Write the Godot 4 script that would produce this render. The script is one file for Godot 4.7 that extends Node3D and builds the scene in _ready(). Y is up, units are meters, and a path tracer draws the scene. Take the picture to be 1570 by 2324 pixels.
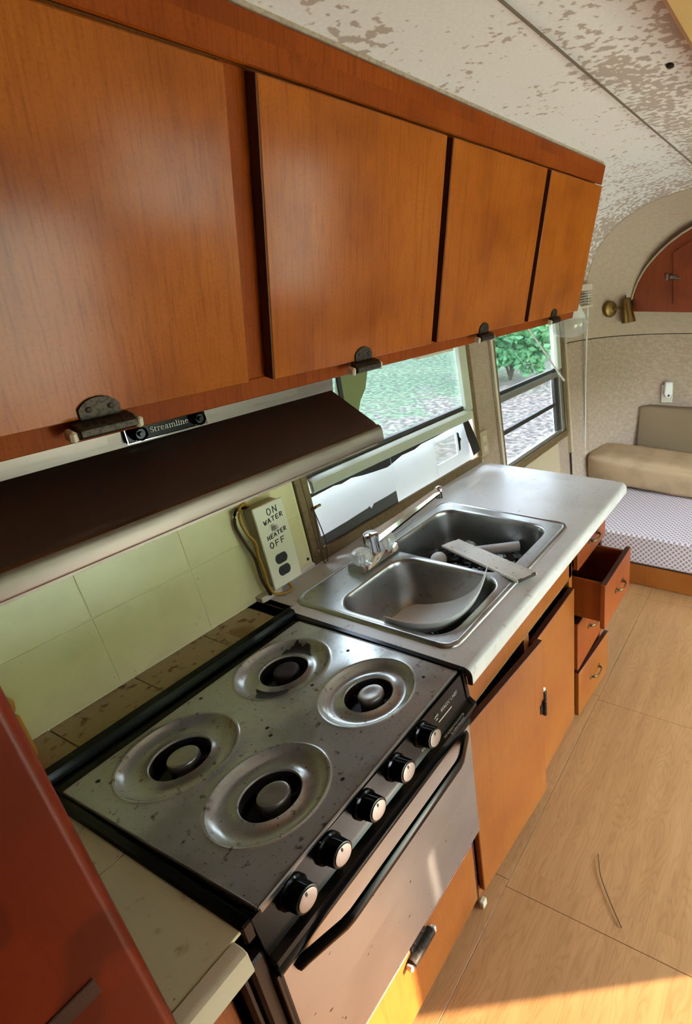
extends Node3D
# Galley of an old travel trailer. x runs along the galley, y up, z out from the galley wall into the room.
const FY := 0.12
const CH := 0.91
const WA := 0.0578
const UA := 0.2165

# ---------------------------------------------------------------- mesh builder
class Mb:
	var p := PackedVector3Array()
	var uv := PackedVector2Array()
	var has_uv := false
	func tri(a: Vector3, b: Vector3, c: Vector3):
		p.append(a); p.append(b); p.append(c)
	func quad(a: Vector3, b: Vector3, c: Vector3, d: Vector3):
		tri(a, b, c); tri(a, c, d)
	func quv(a: Vector3, b: Vector3, c: Vector3, d: Vector3, ua: Vector2, ub: Vector2, uc: Vector2, ud: Vector2):
		has_uv = true
		quad(a, b, c, d)
		for u in [ua, ub, uc, ua, uc, ud]: uv.append(u)
	func fix(s: int):
		# turn a closed shape's faces outward (front faces run clockwise)
		var o := p[s]
		var v := 0.0
		for i in range(s, p.size(), 3):
			v += (p[i] - o).dot((p[i + 1] - o).cross(p[i + 2] - o))
		if v > 0.0:
			for i in range(s, p.size(), 3):
				var t := p[i + 1]
				p[i + 1] = p[i + 2]; p[i + 2] = t
	func box(c: Vector3, sz: Vector3, bev := 0.002, bs := Basis.IDENTITY):
		var s := p.size()
		var h := sz * 0.5
		bev = minf(bev, minf(h.x, minf(h.y, h.z)) * 0.95)
		var q := []
		for ix in [-1, 1]:
			for iy in [-1, 1]:
				for iz in [-1, 1]:
					var k := Vector3(ix, iy, iz)
					var f := k * h
					var i := f - k * bev
					q.append([c + bs * Vector3(f.x, i.y, i.z), c + bs * Vector3(i.x, f.y, i.z), c + bs * Vector3(i.x, i.y, f.z)])
		var id := func(x, y, z): return x * 4 + y * 2 + z
		for k in 2:
			_q(q[id.call(k, 0, 0)][0], q[id.call(k, 1, 0)][0], q[id.call(k, 1, 1)][0], q[id.call(k, 0, 1)][0], c)
			_q(q[id.call(0, k, 0)][1], q[id.call(1, k, 0)][1], q[id.call(1, k, 1)][1], q[id.call(0, k, 1)][1], c)
			_q(q[id.call(0, 0, k)][2], q[id.call(1, 0, k)][2], q[id.call(1, 1, k)][2], q[id.call(0, 1, k)][2], c)
		for a in 2:
			for b in 2:
				_q(q[id.call(0, a, b)][1], q[id.call(1, a, b)][1], q[id.call(1, a, b)][2], q[id.call(0, a, b)][2], c)
				_q(q[id.call(a, 0, b)][0], q[id.call(a, 1, b)][0], q[id.call(a, 1, b)][2], q[id.call(a, 0, b)][2], c)
				_q(q[id.call(a, b, 0)][0], q[id.call(a, b, 1)][0], q[id.call(a, b, 1)][1], q[id.call(a, b, 0)][1], c)
		for k in 8: _t(q[k][0], q[k][1], q[k][2], c)
	func _t(a: Vector3, b: Vector3, c: Vector3, o: Vector3):
		if (b - a).cross(c - a).dot(a + b + c - o * 3.0) > 0.0: tri(a, c, b)
		else: tri(a, b, c)
	func _q(a: Vector3, b: Vector3, c: Vector3, d: Vector3, o: Vector3):
		if (b - a).cross(c - a).dot(a + b + c + d - o * 4.0) > 0.0: quad(a, d, c, b)
		else: quad(a, b, c, d)
	func loft(rings: Array, closed := true, caps := true, fixit := true):
		var s := p.size()
		var n: int = rings[0].size()
		for i in rings.size() - 1:
			var r0: PackedVector3Array = rings[i]
			var r1: PackedVector3Array = rings[i + 1]
			for j in (n if closed else n - 1):
				var k := (j + 1) % n
				quad(r0[j], r0[k], r1[k], r1[j])
		if caps:
			for e in 2:
				var r: PackedVector3Array = rings[0] if e == 0 else rings[rings.size() - 1]
				var m := Vector3.ZERO
				for v in r: m += v
				m /= n
				for j in n:
					if e == 0: tri(m, r[(j + 1) % n], r[j])
					else: tri(m, r[j], r[(j + 1) % n])
		if fixit: fix(s)
	func lathe(prof: Array, n := 32, o := Vector3.ZERO, bs := Basis.IDENTITY, caps := true):
		var rings := []
		for q in prof:
			var r := PackedVector3Array()
			for j in n:
				var a := TAU * j / n
				r.append(o + bs * Vector3(q.x * cos(a), q.y, q.x * sin(a)))
			rings.append(r)
		loft(rings, true, caps)
	func tube(path: Array, rad: float, n := 10, flat := Vector2(1, 1), up := Vector3.UP):
		var rings := []
		for i in path.size():
			var d: Vector3 = (path[mini(i + 1, path.size() - 1)] - path[maxi(i - 1, 0)]).normalized()
			var u := up if absf(d.dot(up)) < 0.95 else Vector3.RIGHT
			var sx := d.cross(u).normalized()
			var sy := sx.cross(d).normalized()
			var r := PackedVector3Array()
			for j in n:
				var a := TAU * (j + 0.5) / n
				r.append(path[i] + sx * cos(a) * rad * flat.x + sy * sin(a) * rad * flat.y)
			rings.append(r)
		loft(rings)
	# polygon in (a, b) swept from c0 to c1; axes give what a, b and c mean
	func prism(poly: Array, c0: float, c1: float, ax := Basis.IDENTITY, o := Vector3.ZERO, bev := 0.0):
		var s := p.size()
		var pts := PackedVector2Array(poly)
		var rings := []
		var lev := [[c0, 0.0], [c1, 0.0]]
		var sg := signf(c1 - c0)
		if bev > 0.0: lev = [[c0, bev], [c0 + bev * sg, 0.0], [c1 - bev * sg, 0.0], [c1, bev]]
		var last := pts
		var first := pts
		for l in lev:
			var q := pts
			if l[1] > 0.0:
				var off := Geometry2D.offset_polygon(pts, -l[1], Geometry2D.JOIN_MITER)
				q = PackedVector2Array()
				var cen := Vector2.ZERO
				for v in pts: cen += v
				cen /= pts.size()
				for v in pts:
					if off.size() == 0: q.append(v)
					else:
						var best := v
						var bd := 1e9
						for w in off[0]:
							if w.distance_to(v) < bd:
								bd = w.distance_to(v); best = w
						q.append(best)
			var r := PackedVector3Array()
			for v in q: r.append(o + ax * Vector3(v.x, v.y, l[0]))
			rings.append(r)
		loft(rings, true, false, false)
		var ind := Geometry2D.triangulate_polygon(pts)
		for e in 2:
			var r: PackedVector3Array = rings[0] if e == 0 else rings[rings.size() - 1]
			for i in range(0, ind.size(), 3):
				if e == 0: tri(r[ind[i]], r[ind[i + 2]], r[ind[i + 1]])
				else: tri(r[ind[i]], r[ind[i + 1]], r[ind[i + 2]])
		# caps and walls must wind alike
		var ar := 0.0
		for i in pts.size():
			ar += pts[i].cross(pts[(i + 1) % pts.size()])
		var tr := 0.0
		if ind.size() > 2: tr = (pts[ind[1]] - pts[ind[0]]).cross(pts[ind[2]] - pts[ind[0]])
		if ar * tr < 0.0:
			var nc := ind.size() * 2
			for i in range(p.size() - nc, p.size(), 3):
				var t := p[i + 1]
				p[i + 1] = p[i + 2]; p[i + 2] = t
		fix(s)
	func sphere(o: Vector3, r: Vector3, n := 24, m := 14):
		var pr := []
		for i in m + 1:
			var a := PI * i / m
			pr.append(Vector2(maxf(sin(a), 0.001), -cos(a)))
		lathe(pr, n, o, Basis.from_scale(r))
	# open grid of points; front towards the side from which u x v looks counter to it
	func grid(g: Array, flip := false):
		for i in g.size() - 1:
			for j in g[0].size() - 1:
				if flip: quad(g[i][j], g[i][j + 1], g[i + 1][j + 1], g[i + 1][j])
				else: quad(g[i][j], g[i + 1][j], g[i + 1][j + 1], g[i][j + 1])
	# sheet with thickness from a grid
	func slab(g: Array, th: float):
		var s := p.size()
		var n := g.size()
		var m: int = g[0].size()
		var h := []
		for i in n:
			var row := []
			for j in m:
				var du: Vector3 = g[mini(i + 1, n - 1)][j] - g[maxi(i - 1, 0)][j]
				var dv: Vector3 = g[i][mini(j + 1, m - 1)] - g[i][maxi(j - 1, 0)]
				row.append(g[i][j] + du.cross(dv).normalized() * th)
			h.append(row)
		grid(g, false); grid(h, true)
		for i in n - 1:
			quad(g[i][0], h[i][0], h[i + 1][0], g[i + 1][0])
			quad(g[i][m - 1], g[i + 1][m - 1], h[i + 1][m - 1], h[i][m - 1])
		for j in m - 1:
			quad(g[0][j], g[0][j + 1], h[0][j + 1], h[0][j])
			quad(g[n - 1][j], h[n - 1][j], h[n - 1][j + 1], g[n - 1][j + 1])
		fix(s)
	func mesh(angle := 40.0) -> ArrayMesh:
		var n := p.size()
		var fn := PackedVector3Array()
		fn.resize(n / 3)
		var by := {}
		for t in n / 3:
			var k := t * 3
			fn[t] = (p[k + 2] - p[k]).cross(p[k + 1] - p[k])
			for e in 3:
				var key := Vector3i((p[k + e] * 20000.0).round())
				if by.has(key): by[key].append(t)
				else: by[key] = PackedInt32Array([t])
		var nn := PackedVector3Array()
		nn.resize(n)
		var ct := cos(deg_to_rad(angle))
		for t in n / 3:
			var f := fn[t].normalized()
			for e in 3:
				var a := Vector3.ZERO
				for o in by[Vector3i((p[t * 3 + e] * 20000.0).round())]:
					if fn[o].normalized().dot(f) > ct: a += fn[o]
				nn[t * 3 + e] = a.normalized() if a.length_squared() > 0.0 else Vector3.UP
		var ar := []
		ar.resize(Mesh.ARRAY_MAX)
		ar[Mesh.ARRAY_VERTEX] = p
		ar[Mesh.ARRAY_NORMAL] = nn
		if has_uv: ar[Mesh.ARRAY_TEX_UV] = uv
		var m := ArrayMesh.new()
		m.add_surface_from_arrays(Mesh.PRIMITIVE_TRIANGLES, ar)
		return m

# ---------------------------------------------------------------- objects
var used := {}
func numbered(n: String) -> String:
	if not used.has(n):
		used[n] = 0
		return n
	used[n] += 1
	return "%s_%03d" % [n, used[n]]
func thing(n: String, label: String, cat: String, at := Vector3.ZERO, group := "") -> Node3D:
	var o := Node3D.new()
	o.name = numbered(n); add_child(o)
	o.position = at
	tag(o, label, cat, group)
	return o
func tag(o: Node3D, label: String, cat: String, group := ""):
	o.set_meta("label", label); o.set_meta("category", cat)
	if group != "": o.set_meta("group", group)
func put(n: String, b: Mb, m: Material, parent: Node = null, angle := 40.0) -> MeshInstance3D:
	return puta(n, b.mesh(angle), m, parent)
func puta(n: String, me: Mesh, m: Material, parent: Node = null) -> MeshInstance3D:
	var o := MeshInstance3D.new()
	o.mesh = me
	o.material_override = m
	if parent == null:
		o.name = numbered(n); add_child(o)
	else:
		o.name = n; parent.add_child(o, true)
	return o
func single(n: String, b: Mb, m: Material, label: String, cat: String, group := "", at := Vector3.ZERO) -> MeshInstance3D:
	var o := put(n, b, m)
	o.position = at
	tag(o, label, cat, group)
	return o
func struct(n: String, at := Vector3.ZERO) -> Node3D:
	var o := Node3D.new()
	o.name = n; add_child(o); o.position = at
	o.set_meta("kind", "structure")
	return o
func bx(c: Vector3, s: Vector3, bev := 0.002, bs := Basis.IDENTITY) -> Mb:
	var b := Mb.new()
	b.box(c, s, bev, bs)
	return b
func wp(x: float, v: float, n := 0.0) -> Vector3:   # a point on the leaning galley wall
	return Vector3(x, CH + v * cos(WA) + n * sin(WA), -v * sin(WA) + n * cos(WA))
func on_wall(o: Node3D, x: float, v: float, n := 0.0):
	o.position = wp(x, v, n); o.rotation.x = -WA
func up(x: float, w: float, n := 0.0) -> Vector3:   # a point on the slanted front of the overhead cabinets
	return Vector3(x, 1.498 + w * cos(UA) - n * sin(UA), 0.33 + w * sin(UA) + n * cos(UA))

# ---------------------------------------------------------------- textures
func nz(w: int, h: int, freq: float, sx: int, sy: int, sd: int, oct := 4) -> PackedByteArray:
	var f := FastNoiseLite.new()
	f.seed = sd; f.noise_type = FastNoiseLite.TYPE_SIMPLEX_SMOOTH
	f.frequency = freq; f.fractal_octaves = oct
	var im := f.get_image(maxi(w / sx, 4), maxi(h / sy, 4), false, false, true)
	im.convert(Image.FORMAT_L8)
	if sx > 1 or sy > 1: im.resize(w, h, Image.INTERPOLATE_CUBIC)
	return im.get_data()
# layers: [noise, colour, lo, hi, strength]
func paint(w: int, h: int, base: Color, layers: Array) -> ImageTexture:
	var n := w * h
	var out := PackedByteArray()
	out.resize(n * 3)
	var luts := []
	for l in layers:
		var t := PackedFloat32Array()
		t.resize(256)
		for i in 256: t[i] = smoothstep(l[2], l[3], i / 255.0) * l[4]
		luts.append(t)
	var nl := layers.size()
	for i in n:
		var r := base.r
		var g := base.g
		var b := base.b
		for k in nl:
			var s: float = luts[k][layers[k][0][i]]
			if s > 0.0:
				var c: Color = layers[k][1]
				r += (c.r - r) * s; g += (c.g - g) * s; b += (c.b - b) * s
		out[i * 3] = int(clampf(r, 0, 1) * 255.0); out[i * 3 + 1] = int(clampf(g, 0, 1) * 255.0); out[i * 3 + 2] = int(clampf(b, 0, 1) * 255.0)
	var im := Image.create_from_data(w, h, false, Image.FORMAT_RGB8, out)
	im.generate_mipmaps()
	return ImageTexture.create_from_image(im)
func mat(col: Color, rough: float, metal := 0.0, tex: Texture2D = null, sc := Vector3(0.5, 0.5, 0.5)) -> StandardMaterial3D:
	var m := StandardMaterial3D.new()
	m.albedo_color = col; m.roughness = rough; m.metallic = metal
	if tex:
		m.albedo_texture = tex
		m.uv1_triplanar = true
		m.uv1_scale = sc; m.uv1_offset = Vector3(0.5, 0.5, 0.5)
		m.uv1_triplanar_sharpness = 8.0
	return m
func bumpy(m: StandardMaterial3D, b: PackedByteArray, w: int, h: int, k: float):
	var im := Image.create_from_data(w, h, false, Image.FORMAT_L8, b)
	im.convert(Image.FORMAT_RGBA8)
	im.bump_map_to_normal_map(k)
	m.normal_enabled = true
	m.normal_texture = ImageTexture.create_from_image(im)
func glass(col: Color, a: float) -> StandardMaterial3D:
	var m := mat(Color(col.r, col.g, col.b, a), 0.03)
	m.transparency = BaseMaterial3D.TRANSPARENCY_ALPHA
	m.cull_mode = BaseMaterial3D.CULL_DISABLED
	return m

var M := {}
func make_materials():
	var N := 1024
	var fine := nz(N, N, 0.24, 1, 22, 11, 3)       # upright streaks
	var mid := nz(N, N, 0.045, 1, 26, 12, 4)
	var blotch := nz(N, N, 0.006, 2, 2, 13, 4)
	var speck := nz(N, N, 0.16, 1, 1, 14, 2)
	var stain := nz(N, N, 0.022, 1, 1, 15, 5)
	var wood := func(base: Color, dark: Color, light: Color):
		return paint(N, N, base, [[blotch, light, 0.45, 0.9, 0.45], [mid, dark, 0.5, 1.0, 0.3], [fine, dark, 0.45, 0.95, 0.34], [speck, dark, 0.62, 0.8, 0.18], [blotch, dark, 0.5, 0.05, 0.35]])
	var wt: ImageTexture = wood.call(Color(0.625, 0.335, 0.09), Color(0.42, 0.18, 0.035), Color(0.68, 0.39, 0.12))
	M.wood = mat(Color.WHITE, 0.45, 0.0, wt, Vector3.ONE)
	M.wood.clearcoat_enabled = true; M.wood.clearcoat = 0.24; M.wood.clearcoat_roughness = 0.17
	bumpy(M.wood, fine, N, N, 0.12)
	M.wood.metallic_specular = 0.15
	M.rail = mat(Color(0.86, 0.74, 0.60), 0.45, 0.0, wt, Vector3.ONE)
	M.rail.metallic_specular = 0.2
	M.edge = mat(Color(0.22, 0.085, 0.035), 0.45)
	M.wood_low = mat(Color(0.80, 0.79, 0.75), 0.4, 0.0, wood.call(Color(0.70, 0.405, 0.14), Color(0.56, 0.27, 0.08), Color(0.76, 0.47, 0.18)), Vector3.ONE)
	M.wood_red = mat(Color(0.86, 0.76, 0.68), 0.4, 0.0, wt, Vector3.ONE)
	M.wood_end = mat(Color(0.82, 0.66, 0.54), 0.5, 0.0, wt, Vector3.ONE)
	# swirling grain of the foreground panel
	M.panel = mat(Color(0.95, 0.82, 0.64), 0.36, 0.0, paint(N, N, Color(0.47, 0.17, 0.065), [[blotch, Color(0.36, 0.12, 0.04), 0.3, 0.8, 0.6], [nz(N, N, 0.008, 1, 2, 31, 2), Color(0.27, 0.085, 0.03), 0.64, 0.72, 0.45], [fine, Color(0.4, 0.13, 0.05), 0.5, 0.9, 0.4]]), Vector3.ONE)
	M.floor = mat(Color.WHITE, 0.36, 0.0, floor_tex(), Vector3.ONE * 0.8)
	M.panel.metallic_specular = 0.28
	M.joint = mat(Color(0.07, 0.05, 0.03), 0.9)
	M.seam = mat(Color(0.40, 0.34, 0.28), 0.8)
	# metals
	var dirt_l := [[stain, Color(0.22, 0.19, 0.16), 0.72, 0.92, 0.7], [blotch, Color(0.5, 0.495, 0.465), 0.4, 0.8, 0.5], [nz(N, N, 0.09, 1, 1, 16, 3), Color(0.12, 0.09, 0.07), 0.84, 0.90, 0.8]]
	M.cooktop = mat(Color.WHITE, 0.22, 0.52, paint(N, N, Color(0.68, 0.685, 0.66), dirt_l), Vector3.ONE * 1.6)
	M.burnt = mat(Color(0.13, 0.075, 0.05), 0.6, 0.2)
	M.sink = mat(Color.WHITE, 0.3, 0.95, paint(N, N, Color(0.66, 0.66, 0.64), [[stain, Color(0.5, 0.485, 0.45), 0.6, 0.95, 0.5], [speck, Color(0.4, 0.38, 0.35), 0.86, 0.95, 0.4]]), Vector3.ONE)
	M.oven = mat(Color.WHITE, 0.36, 0.9, paint(N, N, Color(0.66, 0.645, 0.635), [[blotch, Color(0.585, 0.56, 0.54), 0.3, 0.8, 0.5], [nz(N, N, 0.05, 1, 1, 41, 2), Color(0.2, 0.16, 0.14), 0.89, 0.92, 0.7]]), Vector3.ONE)
	M.chrome = mat(Color(0.82, 0.83, 0.85), 0.08, 1.0)
	M.alu = mat(Color.WHITE, 0.36, 0.85, paint(512, 512, Color(0.50, 0.475, 0.455), [[nz(512, 512, 0.03, 1, 1, 51, 4), Color(0.42, 0.395, 0.375), 0.5, 0.95, 0.6], [nz(512, 512, 0.12, 1, 1, 52, 2), Color(0.3, 0.28, 0.25), 0.87, 0.93, 0.7]]), Vector3.ONE * 3.0)
	M.lip = mat(Color.WHITE, 0.38, 1.0, paint(512, 512, Color(0.42, 0.38, 0.355), [[nz(512, 512, 0.02, 8, 1, 53, 3), Color(0.35, 0.31, 0.285), 0.4, 0.9, 0.6], [nz(512, 512, 0.12, 1, 1, 52, 2), Color(0.3, 0.26, 0.23), 0.89, 0.94, 0.6]]), Vector3.ONE * 3.0)
	M.burner = mat(Color(0.60, 0.58, 0.55), 0.32, 0.8)
	M.burner_dark = mat(Color(0.16, 0.13, 0.12), 0.6, 0.3)
	M.black = mat(Color(0.02, 0.02, 0.022), 0.2)
	M.black.metallic_specular = 0.3
	M.black_rough = mat(Color(0.03, 0.03, 0.03), 0.55)
	M.void_ = mat(Color(0.008, 0.007, 0.006), 0.9)
	M.hood = mat(Color(0.17, 0.10, 0.075), 0.45)
	M.brown_metal = mat(Color(0.14, 0.085, 0.055), 0.45, 0.3)
	M.brass = mat(Color(0.50, 0.40, 0.22), 0.36, 0.85)
	M.brass_frame = mat(Color.WHITE, 0.5, 0.35, paint(512, 512, Color(0.46, 0.38, 0.25), [[nz(512, 512, 0.03, 1, 1, 61, 4), Color(0.33, 0.265, 0.17), 0.5, 0.95, 0.6]]), Vector3.ONE * 3.0)
	M.latch = mat(Color.WHITE, 0.5, 0.7, paint(256, 256, Color(0.23, 0.195, 0.16), [[nz(256, 256, 0.06, 1, 1, 62, 3), Color(0.12, 0.095, 0.075), 0.45, 0.75, 0.8]]), Vector3.ONE * 8.0)
	M.pull = mat(Color(0.42, 0.35, 0.22), 0.4, 0.8)
	M.white_plastic = mat(Color(0.78, 0.74, 0.66), 0.45)
	M.frame_alu = mat(Color(0.55, 0.55, 0.52), 0.4, 0.6)
	M.frame_dark = mat(Color(0.24, 0.24, 0.23), 0.45, 0.5)
	M.frame_cream = mat(Color(0.70, 0.72, 0.64), 0.5)
	# laminate, tile, paint
	M.counter = mat(Color.WHITE, 0.33, 0.0, paint(N, N, Color(0.81, 0.805, 0.785), [[blotch, Color(0.74, 0.725, 0.70), 0.4, 0.8, 0.5], [stain, Color(0.52, 0.49, 0.45), 0.74, 0.95, 0.5], [speck, Color(0.42, 0.40, 0.37), 0.84, 0.93, 0.45]]), Vector3.ONE)
	M.counter_core = mat(Color(0.16, 0.09, 0.06), 0.8)
	M.tan_tile = mat(Color.WHITE, 0.5, 0.0, paint(N, N, Color(0.68, 0.61, 0.47), [[blotch, Color(0.50, 0.38, 0.24), 0.4, 0.75, 0.7], [stain, Color(0.30, 0.19, 0.1), 0.62, 0.85, 0.7], [speck, Color(0.16, 0.1, 0.06), 0.83, 0.92, 0.6]]), Vector3.ONE * 1.3)
	M.left_tile = mat(Color.WHITE, 0.5, 0.0, paint(N, N, Color(0.72, 0.68, 0.53), [[stain, Color(0.50, 0.41, 0.28), 0.66, 0.95, 0.6], [nz(N, N, 0.09, 1, 1, 72, 2), Color(0.15, 0.1, 0.07), 0.87, 0.91, 0.8]]), Vector3.ONE)
	M.tile = mat(Color.WHITE, 0.34, 0.0, paint(512, 512, Color(0.85, 0.825, 0.63), [[nz(512, 512, 0.012, 1, 1, 73, 4), Color(0.80, 0.775, 0.58), 0.4, 0.8, 0.5], [nz(512, 512, 0.16, 1, 1, 74, 2), Color(0.4, 0.38, 0.28), 0.9, 0.94, 0.6]]), Vector3.ONE)
	M.grout = mat(Color(0.88, 0.88, 0.70), 0.7)
	M.cream = mat(Color(0.70, 0.64, 0.52), 0.6)
	var mot := nz(N, N, 0.10, 1, 1, 81, 3)
	M.wall = mat(Color.WHITE, 0.75, 0.0, paint(N, N, Color(0.66, 0.585, 0.50), [[mot, Color(0.54, 0.465, 0.395), 0.46, 0.72, 0.6], [stain, Color(0.58, 0.50, 0.43), 0.45, 0.8, 0.5]]), Vector3.ONE)
	bumpy(M.wall, mot, N, N, 0.8)
	# fabrics
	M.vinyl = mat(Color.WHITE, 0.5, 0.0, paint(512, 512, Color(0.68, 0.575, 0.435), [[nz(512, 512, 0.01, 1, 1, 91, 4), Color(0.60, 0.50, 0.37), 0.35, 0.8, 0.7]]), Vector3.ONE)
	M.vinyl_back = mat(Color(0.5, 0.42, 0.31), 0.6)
	M.brown_vinyl = mat(Color(0.22, 0.17, 0.13), 0.6)
	M.check = mat(Color.WHITE, 0.85, 0.0, check_tex(), Vector3.ONE * 4.6)
	M.paper = mat(Color(0.80, 0.81, 0.82), 0.7)
	M.board = mat(Color(0.88, 0.885, 0.885), 0.4)
	M.board.backlight_enabled = true; M.board.backlight = Color(0.8, 0.8, 0.8)
	M.duct = mat(Color(0.40, 0.41, 0.42), 0.35, 0.3)
	M.tape = mat(Color(0.025, 0.025, 0.025), 0.4)
	M.white_gloss = mat(Color(0.82, 0.82, 0.80), 0.2)
	M.strip = mat(Color.WHITE, 0.45, 0.0, paint(256, 256, Color(0.80, 0.78, 0.72), [[nz(256, 256, 0.05, 1, 1, 95, 4), Color(0.50, 0.43, 0.33), 0.72, 0.9, 0.8]]), Vector3.ONE * 4.0)
	M.sheet = mat(Color(0.96, 0.965, 0.95, 0.98), 0.3)
	M.sheet.transparency = BaseMaterial3D.TRANSPARENCY_ALPHA
	M.sheet.cull_mode = BaseMaterial3D.CULL_DISABLED
	M.sheet.backlight_enabled = true; M.sheet.backlight = Color(0.4, 0.4, 0.4)
	M.acrylic = mat(Color(0.93, 0.93, 0.88, 0.42), 0.08)
	M.acrylic.transparency = BaseMaterial3D.TRANSPARENCY_ALPHA
	M.pane = glass(Color(0.04, 0.24, 0.22), 0.56)
	M.clear_pane = glass(Color(0.2, 0.25, 0.25), 0.04)
	M.screen = glass(Color(0.10, 0.10, 0.09), 0.56)
	M.globe = glass(Color(0.75, 0.78, 0.76), 0.22)
	M.yellow_wire = mat(Color(0.62, 0.47, 0.12), 0.45)
	M.brown_wire = mat(Color(0.25, 0.17, 0.1), 0.5)
	M.yellow = mat(Color(0.72, 0.50, 0.10), 0.45)
	M.ink = mat(Color(0.02, 0.02, 0.02), 0.6)
	M.light_ink = mat(Color(0.62, 0.6, 0.56), 0.5, 0.3)
	M.gray_plastic = mat(Color(0.10, 0.10, 0.10), 0.35)
	M.debris = mat(Color(0.05, 0.035, 0.03), 0.7)
	M.debris_brown = mat(Color(0.16, 0.08, 0.055), 0.7)
	M.tan_smooth = mat(Color(0.80, 0.66, 0.42), 0.5)
	M.twig = mat(Color(0.3, 0.2, 0.1), 0.8)
	M.green = mat(Color(0.44, 0.48, 0.28), 0.5)
	M.leaf = mat(Color(0.24, 0.44, 0.26), 0.6)
	M.leaf_light = mat(Color(0.52, 0.56, 0.36), 0.6)
	M.leaf_light.backlight_enabled = true; M.leaf_light.backlight = Color(0.5, 0.6, 0.3); M.leaf_light.cull_mode = BaseMaterial3D.CULL_DISABLED
	M.leaf.backlight_enabled = true; M.leaf.backlight = Color(0.1, 0.2, 0.05)
	M.leaf.cull_mode = BaseMaterial3D.CULL_DISABLED
	M.bark = mat(Color(0.25, 0.19, 0.14), 0.9)
	var gl := nz(N, N, 0.05, 1, 1, 97, 4)
	M.ground = mat(Color.WHITE, 0.9, 0.0, paint(N, N, Color(0.36, 0.33, 0.295), [[stain, Color(0.27, 0.25, 0.21), 0.45, 0.8, 0.7], [gl, Color(0.44, 0.41, 0.37), 0.5, 0.85, 0.7]]), Vector3.ONE * 0.35)
	M.grass = mat(Color.WHITE, 0.9, 0.0, paint(N, N, Color(0.63, 0.635, 0.53), [[stain, Color(0.54, 0.56, 0.44), 0.45, 0.8, 0.7], [gl, Color(0.68, 0.69, 0.60), 0.52, 0.85, 0.7]]), Vector3.ONE * 0.35)
	M.outer = mat(Color(0.62, 0.63, 0.64), 0.35, 0.8)
func floor_tex() -> ImageTexture:
	# printed oak: fine pores along x and drifting growth lines
	var w := 1024
	var warp := nz(w, w, 0.012, 6, 1, 401, 3)
	var pores := nz(w, w, 0.35, 48, 1, 402, 2)
	var tone := nz(w, w, 0.02, 10, 1, 403, 3)
	var out := PackedByteArray()
	out.resize(w * w * 3)
	var a := Color(0.625, 0.46, 0.285)
	var b := Color(0.50, 0.345, 0.195)
	for j in w:
		for i in w:
			var n := j * w + i
			var g := 0.5 + 0.5 * sin(j * 0.16 + warp[n] * 0.22)
			var k := 0.30 * pow(g, 3.0) + 0.55 * smoothstep(0.4, 0.95, pores[n] / 255.0) * 0.55 + 0.55 * (tone[n] / 255.0 - 0.35)
			var c := a.lerp(b, clampf(k, -0.2, 1.0))
			out[n * 3] = int(c.r * 255); out[n * 3 + 1] = int(c.g * 255); out[n * 3 + 2] = int(c.b * 255)
	var im := Image.create_from_data(w, w, false, Image.FORMAT_RGB8, out)
	im.generate_mipmaps()
	return ImageTexture.create_from_image(im)
func check_tex() -> ImageTexture:
	var w := 256
	var im := Image.create(w, w, true, Image.FORMAT_RGB8)
	for y in w:
		for x in w:
			# eight little diamonds across a repeat, lattice lines between them
			var a := fposmod((x + y) / 32.0, 1.0)
			var b := fposmod((x - y) / 32.0, 1.0)
			var k := minf(minf(a, 1.0 - a), minf(b, 1.0 - b))
			var c := Color(0.80, 0.76, 0.74) if k < 0.17 else Color(0.55, 0.49, 0.50)
			im.set_pixel(x, y, c)
	im.generate_mipmaps()
	return ImageTexture.create_from_image(im)

# ---------------------------------------------------------------- shell of the trailer
const ZC := 1.15
const X0 := 2.3
const HALF := [Vector2(0.046, 0.10), Vector2(0.023, 0.5), Vector2(0, 0.91), Vector2(-0.031, 1.45), Vector2(-0.01, 1.62), Vector2(0.07, 1.80), Vector2(0.22, 1.93), Vector2(0.443, 2.018), Vector2(0.75, 2.063), Vector2(1.15, 2.085)]
func half_profile(from: int) -> PackedVector2Array:
	var o := PackedVector2Array()
	for i in range(from, HALF.size() - 1):
		var a: Vector2 = HALF[maxi(i - 1, 0)]
		var b: Vector2 = HALF[i]
		var c: Vector2 = HALF[i + 1]
		var d: Vector2 = HALF[i + 2] if i + 2 < HALF.size() else Vector2(2.0 * ZC - HALF[i].x, HALF[i].y)
		for k in 6: o.append(b.cubic_interpolate(c, a, d, k / 6.0))
	o.append(HALF[HALF.size() - 1])
	return o
func sq(x: float, l: float) -> float:
	var t := clampf((x - X0) / l, 0.0, 1.0)
	return pow(maxf(1.0 - pow(t, 2.5), 0.0), 0.4)
func shell(x: float, q: Vector2) -> Vector3:
	return Vector3(x, FY + (q.y - FY) * sq(x, 1.6), ZC + (q.x - ZC) * sq(x, 0.95))
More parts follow.
